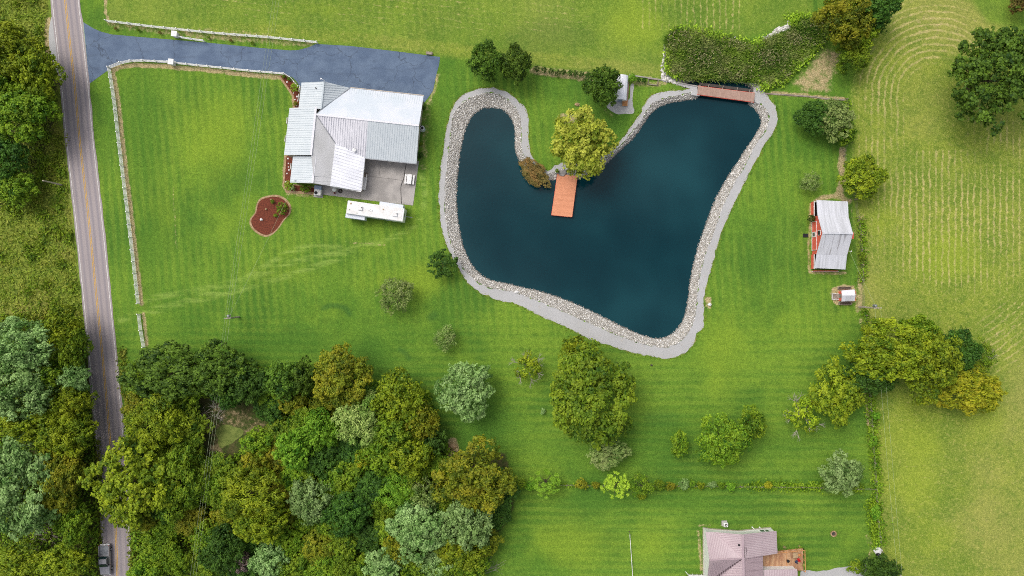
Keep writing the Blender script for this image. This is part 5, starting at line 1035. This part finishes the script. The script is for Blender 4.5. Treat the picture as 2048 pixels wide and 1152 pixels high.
# white arched shed
sh = thing('arched_shed', 'white arched roof shed half hidden by a round tree', 'shed', P(1243,174)); c_ = P(1243.5, 174, 2.2); rs_ = R_(-4); Ls, Wd = 4.5, 2.3; pts = []
prof = [(-Wd / 2, 1.5), (-Wd * .42, 1.95), (-Wd * .25, 2.25), (0, 2.38), (Wd * .25, 2.25), (Wd * .42, 1.95), (Wd / 2, 1.5)]
def shp(u, v, z): return (c_.x + u * math.cos(rs_) - v * math.sin(rs_), c_.y + u * math.sin(rs_) + v * math.cos(rs_), z)
for i in range(6):
    (u0, z0), (u1, z1) = prof[i], prof[i + 1]; mk('roof_panel', slab([shp(u0, -Ls / 2, z0), shp(u1, -Ls / 2, z1), shp(u1, Ls / 2, z1), shp(u0, Ls / 2, z0)], (0, 0, -.05)), M['roof_white'], sh)
mk('wall', prism([shp(u, v, 0)[:2] for u, v in ((-1.05, -2.05), (1.05, -2.05), (1.05, 2.05), (-1.05, 2.05))], 0, 1.6), M['trim'], sh)
for s in (-1, 1): mk('end_wall', slab([shp(u, s * 2.05, z - .05) for u, z in prof], Vector(shp(0, -s * .1, 0)) - Vector(shp(0, 0, 0))), M['trim'], sh)
mk('door', slab([shp(-.4, -2.1, .05), shp(.4, -2.1, .05), shp(.4, -2.1, 1.75), shp(-.4, -2.1, 1.75)], (0, .05, 0)), M['bluegrey'], sh); mk('side_planter', slab([shp(1.2, -2, .25), shp(1.55, -2, .25), shp(1.55, 2, .25), shp(1.2, 2, .25)], (0, 0, -.25)), M['bridge'], sh)
c_ = P(1250,206,.3); cr = thing('wooden_platform', 'brown wooden platform in front of the white arched shed', 'platform', (c_.x, c_.y, 0))
for i in range(6): mk('board', box(c_.x - .4 + .16 * i, c_.y, .28, .145, 1.1, .05), M['rail_wood'], cr)
mk('frame', box(c_.x, c_.y, .14, .9, 1.0, .24), M['old_wood'], cr)
c_ = P(1306,164,.2); pf = thing('timber_frame', 'rectangular timber bed frame right of the hedge shrubs', 'frame', (c_.x, c_.y, 0))
for dx, dy, sx, sy in ((0, .5, 1.9, .1), (0, -.5, 1.9, .1), (-.9, 0, .1, .9), (.9, 0, .1, .9)): mk('timber', box(c_.x + dx, c_.y + dy, .15, sx, sy, .3, R_(-6)), M['old_wood'], pf)
mk('concrete_curb', join(*[beam(P(*a, .06), P(*b, .06), .22, .14) for a, b in zip([(1258,150),(1300,156),(1340,163),(1370,168)], [(1300,156),(1340,163),(1370,168),(1396,173)])]), M['concrete'], label='thin pale curb running from the shed to the footbridge', cat='curb')
mk('concrete_curb', join(*[beam(P(*a, .06), P(*b, .06), .25, .14) for a, b in zip([(1530,187),(1580,190),(1630,194),(1655,198)], [(1580,190),(1630,194),(1655,198),(1692,200)])]), M['old_wood'], label='thin weathered timber edge below the dry grass triangle', cat='edging')

# dock and footbridge, boards one by one
BC = {'dock_coral_boards': (C(226, 156, 120), C(218, 148, 112)), 'bridge_brick_boards': (C(178, 148, 134), C(166, 136, 122))}
BV = {}
def boards(parent, a0, a1, b0, b1, n, thick, mat):
    rb_ = random.Random(n)
    if mat.name not in BV:
        BV[mat.name] = [mat] + [pm(mat.name + '_board', *[tuple(x * k for x in cc[:3]) + (1,) for cc in (BC[mat.name])], 1.5, .8, .3, 16) for k in (.95, 1.03)]
    for i in range(n):
        f0, f1 = (i + .03) / n, (i + .97) / n; mk('board', slab([a0.lerp(a1, f0), b0.lerp(b1, f0), b0.lerp(b1, f1), a0.lerp(a1, f1)], (0, 0, -thick)), rb_.choice(BV[mat.name]), parent)
dc = thing('dock', 'coral orange board dock reaching into the pond', 'dock', P(1129,391,-.8)); z0 = -.15
a0, b0, b1, a1 = P(1115,347.5,z0), P(1155,352,z0), P(1144,434,z0), P(1103,430,z0); boards(dc, a0, a1, b0, b1, 54, .05, M['dock'])
for a, b in ((a0, a1), (b0, b1), (a1, b1)): mk('rim_joist', beam(a - Vector((0, 0, .2)), b - Vector((0, 0, .2)), .08, .28), M['barn_red'], dc)
for f in (.4, .7, .98):
    for s in (.04, .96): q_ = a0.lerp(a1, f).lerp(b0.lerp(b1, f), s); mk('pile', cyl(q_.x, q_.y, -2.4, -.22, .1, n=8), M['pole_wood'], dc)
bg_ = thing('footbridge', 'brick coloured board footbridge between pond and reed marsh', 'bridge', P(1452,188,-.5)); z0 = .28
a0, a1, b1, b0 = P(1396,172,z0), P(1510,186,z0), P(1508,204,z0), P(1395,188.5,z0); boards(bg_, a0, a1, b0, b1, 70, .05, M['bridge'])
for a, b in ((a0, a1), (b0, b1)): mk('stringer', beam(a - Vector((0, 0, .2)), b - Vector((0, 0, .2)), .14, .28), M['barn_red'], bg_)
up_ = (a0 - b0).normalized(); mk('pipe', beam(a0 + up_ * .5 + Vector((.3, 0, -.35)), a1 + up_ * .5 + Vector((-.3, 0, -.35)), .5, .1), M['slab_dark'], bg_)
for f in (.18, .43, .68, .9): q_ = a0.lerp(a1, f); mk('brace', beam(q_ + Vector((0, 0, -.05)), q_ + up_ * .62 + Vector((.15, 0, -.05)), .12, .1), M['old_wood'], bg_)
for f in (.03, .97):
    for s in (0, 1): q_ = a0.lerp(a1, f).lerp(b0.lerp(b1, f), s); mk('footing', box(q_.x, q_.y, -.3, .35, .35, .9), M['concrete'], bg_)

# white fences and gate posts
def fence(label, line, hgt=1.35, rails=4, step=2.2, mat='white', group=None, name='rail_fence', rail_w=.05, rail_h=.11, pw=.12):
    w_ = [P(x, y) for x, y in line]; o = thing(name, label, 'fence', w_[0], group); pts = [w_[0]]
    for a, b in zip(w_, w_[1:]):
        n = max(1, round((b - a).length / step)); pts += [a.lerp(b, k / n) for k in range(1, n + 1)]
    pmesh = None
    for q in pts:
        po = bpy.data.objects.new('post', pmesh) if pmesh else None
        if po is None:
            v, f = join(box(0, 0, hgt / 2 + .03, pw, pw, hgt + .06), box(0, 0, hgt + .08, pw * 1.35, pw * 1.35, .05)); pmesh = mesh_of('post', v, f); pmesh.materials.append(M[mat]); po = bpy.data.objects.new('post', pmesh)
        put(po, o, tuple(q - w_[0]))
    for k in range(rails):
        z = hgt * (k + .62) / (rails - .1); z = min(z, hgt - .05); mk('rail', join(*[beam(a + Vector((0, 0, z)), b + Vector((0, 0, z)), rail_w, rail_h) for a, b in zip(pts, pts[1:])]), M[mat], o)
    return o
fence('white four rail fence along the upper side of the driveway', [(217,44.5),(262,50),(310,56),(430,68.5),(540,77),(636,87)])
fence('short white fence curving from the road corner to the lower gate pillar', [(222,137),(245,128),(266,124),(290,123.5),(341,126)])
fence('white fence along the lower side of the driveway to the house', [(357,128.5),(420,135),(500,143.5),(571,149.5),(583,157),(592,167),(600,176)])
fence('long white four rail fence beside the road', [(222,138),(232,200),(242,288),(256,400),(268,500),(276,570),(280,607)])
fence('short white fence piece between the field gap and the wood', [(281,628),(285,660),(291,694)])
for (x, y), lb in (((354.5,72), 'upper white gate pillar beside the open driveway gate'), ((348,127.5), 'lower white gate pillar on the lawn side of the driveway')):
    p = P(x, y); g_ = thing('gate_pillar', lb, 'pillar', p); mk('shaft', bbox(p.x, p.y, .65, .8, .8, 1.3, R_(-5), .02), M['trim'], g_); cp_ = mk('cap', bbox(p.x, p.y, 1.36, 1.02, 1.02, .12, R_(-5), .03), M['white'], g_); mk('lamp_plate', box(p.x + .02, p.y, 1.44, .22, .22, .04), M['trim'], cp_)
a_, b_ = P(363,77), P(411,84); gt = thing('driveway_gate', 'white swing gate folded open along the driveway edge', 'gate', a_)
for z in (.3, .62, .95): mk('gate_rail', beam(a_ + Vector((0, 0, z)), b_ + Vector((0, 0, z)), .05, .08), M['white'], gt)
mk('top_rail', tube([a_ + Vector((0, 0, 1.35)), a_.lerp(b_, .3) + Vector((0, 0, 1.12)), a_.lerp(b_, .6) + Vector((0, 0, 1.1)), b_ + Vector((0, 0, 1.25))], .05, 6), M['white'], gt)
for f in (0, .5, 1): q_ = a_.lerp(b_, f); mk('upright', box(q_.x, q_.y, .7, .08, .08, 1.3), M['white'], gt)
p = P(859,107.5); wb = thing('planter_box', 'small pale box at the far top corner of the driveway', 'planter', p); mk('box', bbox(p.x, p.y, .2, 1.1, .4, .4, R_(-4), .03), M['concrete'], wb); mk('lid', bbox(p.x, p.y, .43, 1.2, .5, .06, R_(-4), .02), M['old_wood'], wb)
fence('wire fence with wooden posts along the hay field, upper part', [(1690,200),(1696,260),(1686,312),(1708,400),(1718,470),(1722,560),(1724,612)], 1.2, 3, 3.2, 'old_wood', None, 'wire_fence', .02, .02, .1)
fence('wire fence with wooden posts along the hay field, lower part', [(1728,630),(1734,760),(1740,850),(1748,960),(1752,1040),(1760,1100)], 1.2, 3, 3.2, 'old_wood', None, 'wire_fence', .02, .02, .1)
fence('wire fence along the hedge line below the big lawn', [(1030,966),(1200,970),(1400,971),(1600,972),(1748,977)], 1.1, 3, 3.4, 'old_wood', None, 'wire_fence', .02, .02, .09)
fence('white pipe rail on low posts left of the mauve roofed house', [(1259,1068),(1262,1110),(1266,1170)], .5, 1, 2.6, 'trim', None, 'pipe_rail', .08, .08, .08)
p = P(1258,1062); mk('garden_spigot', join(cyl(p.x, p.y, 0, .7, .06, n=8), box(p.x, p.y + .08, .65, .1, .25, .08)), M['bark'], label='short brown stake at the top end of the white pipe rail', cat='stake')

# utility poles and wires
def pole(label, x, y, h, arm=None, can=False, rot=0):
    p = P(x, y); o = thing('utility_pole', label, 'pole', p); mk('shaft', tube([(p.x, p.y, -.1), (p.x, p.y, h)], [.17, .12], 10), M['pole_wood'], o)
    if arm: mk('crossarm', box(p.x, p.y, h - .25, arm, .12, .14, rot), M['pole_wood'], o)
    for s in (-1, 1):
        if arm: mk('insulator', cyl(p.x + s * arm * .45 * math.cos(rot), p.y + s * arm * .45 * math.sin(rot), h - .18, h + .02, .05, n=8), M['trim'], o)
    if can: mk('transformer', join(cyl(p.x - .1, p.y + .38, h - 1.5, h - .6, .24, n=14), dome(p.x - .1, p.y + .38, h - .6, .24, .1, 14, 3)), M['steel'], o)
    return p
p1 = pole('wooden utility pole with a transformer on the left lawn', 478, 634, 5.8, 1.2, True, R_(4))
p2 = pole('wooden utility pole with a transformer beside the small red coop', 1718, 614, 7.4, 1.3, True, R_(2))
p3 = pole('utility pole cut off by the bottom edge at the right', 1775, 1131, 4.6, 1.0, True, R_(-40))
pole('bare grey pole standing in the meadow left of the road', 124.5, 370, 5.8)
def wire(label, a, b, sag=.3, r=.014):
    a, b = Vector(a), Vector(b); mk('power_wire', tube([a.lerp(b, k / 12) - Vector((0, 0, sag * 4 * (k / 12) * (1 - k / 12))) for k in range(13)], r, 4, False), M['wire'], label=label, cat='wire')
for i, dx in enumerate((-.45, 0, .45)):
    t_ = Vector((p1.x + dx, p1.y, 5.65 + (.15 if i == 1 else 0))); n_ = ['left', 'middle', 'right'][i]
    wire(n_ + ' wire of the power line running from the lawn pole over the driveway', t_, P(600 + i * 7, -380, 6.6), .5); wire(n_ + ' wire of the power line running from the lawn pole over the wood', t_, P(322 + i * 6, 1560, 6.4), .5)
wire('service wire from the lawn pole to the house', (p1.x, p1.y, 5.2), P(590.5,361,3.7), .5)
for i, dx in enumerate((-.5, .5)): wire(['left', 'right'][i] + ' wire of the power line along the hay field', (p2.x + dx, p2.y, 7.2), (p3.x + dx * .8, p3.y, 4.5), .3)
wire('service wire from the coop pole to the barn', (p2.x, p2.y, 6.9), (60.5, 6.9, 3.1), .3)

# car on the road (a single car; the photograph shows it doubled by stitching)
def loft(secs):
    n = len(secs[0]); V = [p for s in secs for p in s]; F = []
    for i in range(len(secs) - 1):
        for k in range(n): F.append((i * n + k, i * n + (k + 1) % n, (i + 1) * n + (k + 1) % n, (i + 1) * n + k))
    F += [tuple(range(n - 1, -1, -1)), tuple(range((len(secs) - 1) * n, len(secs) * n))]; return V, F
def csec(y, hw, zb, zt, rd=.12): return [(-hw + rd, y, zb), (hw - rd, y, zb), (hw, y, zb + rd), (hw, y, zt - rd), (hw - rd, y, zt), (-hw + rd, y, zt), (-hw, y, zt - rd), (-hw, y, zb + rd)]
p = P(214.5,1116); car = thing('pickup_truck', 'silver pickup truck driving on the road at the bottom left', 'truck', (p.x, p.y, .03), None, R_(2.5)); ORG[car] = Vector((0, 0, 0))
mk('body', loft([csec(-2.75, .78, .45, .85), csec(-2.6, .92, .4, .98), csec(-1.5, .97, .35, 1.08), csec(-1.25, .97, .35, 1.12), csec(.75, .97, .35, 1.1), csec(.8, .97, .35, .75), csec(2.4, .96, .4, .75), csec(2.65, .92, .45, .72)]), M['car_paint'], car, smooth=False)
mk('cabin', loft([csec(-1.15, .84, 1.05, 1.1, .02), csec(-.5, .74, 1.05, 1.72, .1), csec(.35, .74, 1.05, 1.74, .1), csec(.68, .82, 1.05, 1.12, .02)]), M['car_paint'], car)
mk('windshield', slab([(-.78, -1.18, 1.16), (.78, -1.18, 1.16), (.66, -.55, 1.73), (-.66, -.55, 1.73)], (0, -.03, .03)), M['car_glass'], car); mk('rear_window', slab([(-.66, .4, 1.7), (.66, .4, 1.7), (.74, .68, 1.18), (-.74, .68, 1.18)], (0, .03, .02)), M['car_glass'], car)
for s in (-1, 1):
    mk('bed_side', box(s * .9, 1.7, .92, .14, 1.85, .4), M['car_paint'], car); mk('side_window', slab([(s * .86, -.95, 1.15), (s * .8, -.45, 1.6), (s * .8, .3, 1.6), (s * .86, .55, 1.15)], (s * .02, 0, 0)), M['car_glass'], car)
    mk('mirror', bbox(s * 1.05, -.85, 1.15, .22, .14, .16, 0, .03), M['black'], car); mk('headlight', bbox(s * .68, -2.68, .78, .36, .14, .18, 0, .03), M['chrome'], car); mk('taillight', box(s * .86, 2.64, .95, .16, .06, .3), M['red'], car)
    for yy in (-1.75, 1.7): wh = mk('wheel', tube([(s * .78, yy, .36), (s * 1.0, yy, .36)], .37, 16), M['black'], car); mk('rim', tube([(s * .95, yy, .36), (s * 1.015, yy, .36)], .22, 12), M['chrome'], wh)
mk('tailgate', box(0, 2.62, .92, 1.7, .1, .4), M['car_paint'], car); mk('bed_floor', box(0, 1.7, .78, 1.66, 1.8, .04), M['steel'], car); mk('bumper', bbox(0, -2.8, .5, 1.8, .16, .25, 0, .04), M['chrome'], car); mk('bumper', bbox(0, 2.72, .5, 1.8, .14, .2, 0, .04), M['chrome'], car)

# odds and ends
p = P(1666.5,1067); fr = thing('fire_ring', 'round pale stone fire ring on the lawn near the deck', 'fire pit', p)
for k in range(12): a = k * math.pi / 6; mk('stone', bbox(p.x + .46 * math.cos(a), p.y + .46 * math.sin(a), .14, .2, .24, .28, a, .04), M['edging'], fr)
mk('ash', cyl(p.x, p.y, 0, .04, .38, n=14), M['slab_dark'], fr)
def rock(x, y, r, h, label, m='trim'):
    p = P(x, y); rr = np.random.RandomState(int(x)); v = IV * np.array([r, r * .8, h]) * rr.uniform(.8, 1.15, (len(IV), 1)) + np.array([p.x, p.y, float(ground_z(np.array([[p.x, p.y]]))[0]) + h * .4]); mk('rock', (v.tolist(), IF.tolist()), M[m], label=label, cat='rock')
rock(1033,584,.45,.35,'largest white boulder in the stone band below the pond'); rock(1419,609,.4,.3,'white rock on bare soil right of the pond path'); rock(1154,209,.5,.3,'pale flat rock on the lawn left of the white shed','edging'); rock(1124,345,.9,.35,'flat grey slab at the shore end of the orange dock','concrete'); rock(905,893,.9,.4,'heap of tan soil at the right edge of the wood','edging'); rock(1303,730,.25,.2,'tiny dark stone on the gravel path below the pond','slab_dark')
p = P(1755,1100); db = thing('tarp_heap', 'crumpled pale tarp beside the right fence near the bottom', 'tarp', p); rr = np.random.RandomState(4); v = IV * np.array([.9, .8, .3]) * rr.uniform(.6, 1.2, (len(IV), 1)) + np.array([p.x, p.y, .15]); mk('cloth', (v.tolist(), IF.tolist()), M['trim'], db)
p = P(1757,1110,.4); br = thing('barrel', 'open black barrel beside the pale tarp', 'barrel', p); mk('drum', cyl(p.x, p.y, 0, .8, .32, n=14), M['black'], br); mk('rim', ring(p.x, p.y, .8, .31, .03, 16), M['steel'], br)
def brush(name, label, x, y, n, L, seed, mat='deadwood', fan=None, spread=.5, r0=.05):
    r = random.Random(seed); p = P(x, y); o = thing(name, label, 'branch' if n < 12 else 'brush pile', p)
    for i in range(n):
        a = (fan + r.uniform(-.35, .35)) if fan is not None else r.uniform(0, 6.28); l_ = L * r.uniform(.5, 1.1); s = Vector((p.x + r.uniform(-spread, spread), p.y + r.uniform(-spread, spread), r.uniform(.1, .7))); d = Vector((math.cos(a), math.sin(a), r.uniform(-.05, .25))); q = Vector((-d.y, d.x, 0)) * r.uniform(-.3, .3)
        m_ = s + d * l_ * .5 + q; e_ = s + d * l_ ; parts = [tube([s, m_, e_], [r0, r0 * .6, r0 * .25], 5)]
        for k in range(2): b = a + r.choice((-1, 1)) * r.uniform(.4, .9); parts.append(tube([m_, m_ + Vector((math.cos(b), math.sin(b), .15)) * l_ * .35], [r0 * .4, r0 * .15], 4))
        mk('limb', join(*parts), M[mat], o)
brush('brush_pile', 'heap of bare grey branches under the power lines in the wood', 428, 828, 26, 2.6, 1, spread=1.6); brush('brush_pile', 'heap of bare brown branches in the bottom left wood', 92, 1078, 30, 3.4, 2, spread=2.0); brush('brush_pile', 'dead brown brush in the dark hollow under the power lines', 428, 910, 20, 1.6, 5, 'bark', spread=1.0)
o = brush('fallen_branch', 'bare white branch sticking out of the tree into the hay field', 1968, 722, 6, 3.2, 3, fan=.7, spread=.3, r0=.06); brush('fallen_branch', 'pale bare branch under the yellow clump in the hay field', 1860, 757, 5, 2.6, 7, fan=-.5, spread=.3); brush('fallen_branch', 'curved bare white branches at the lower right edge of the wood', 962, 1142, 5, 4.4, 9, fan=.7, spread=.5)
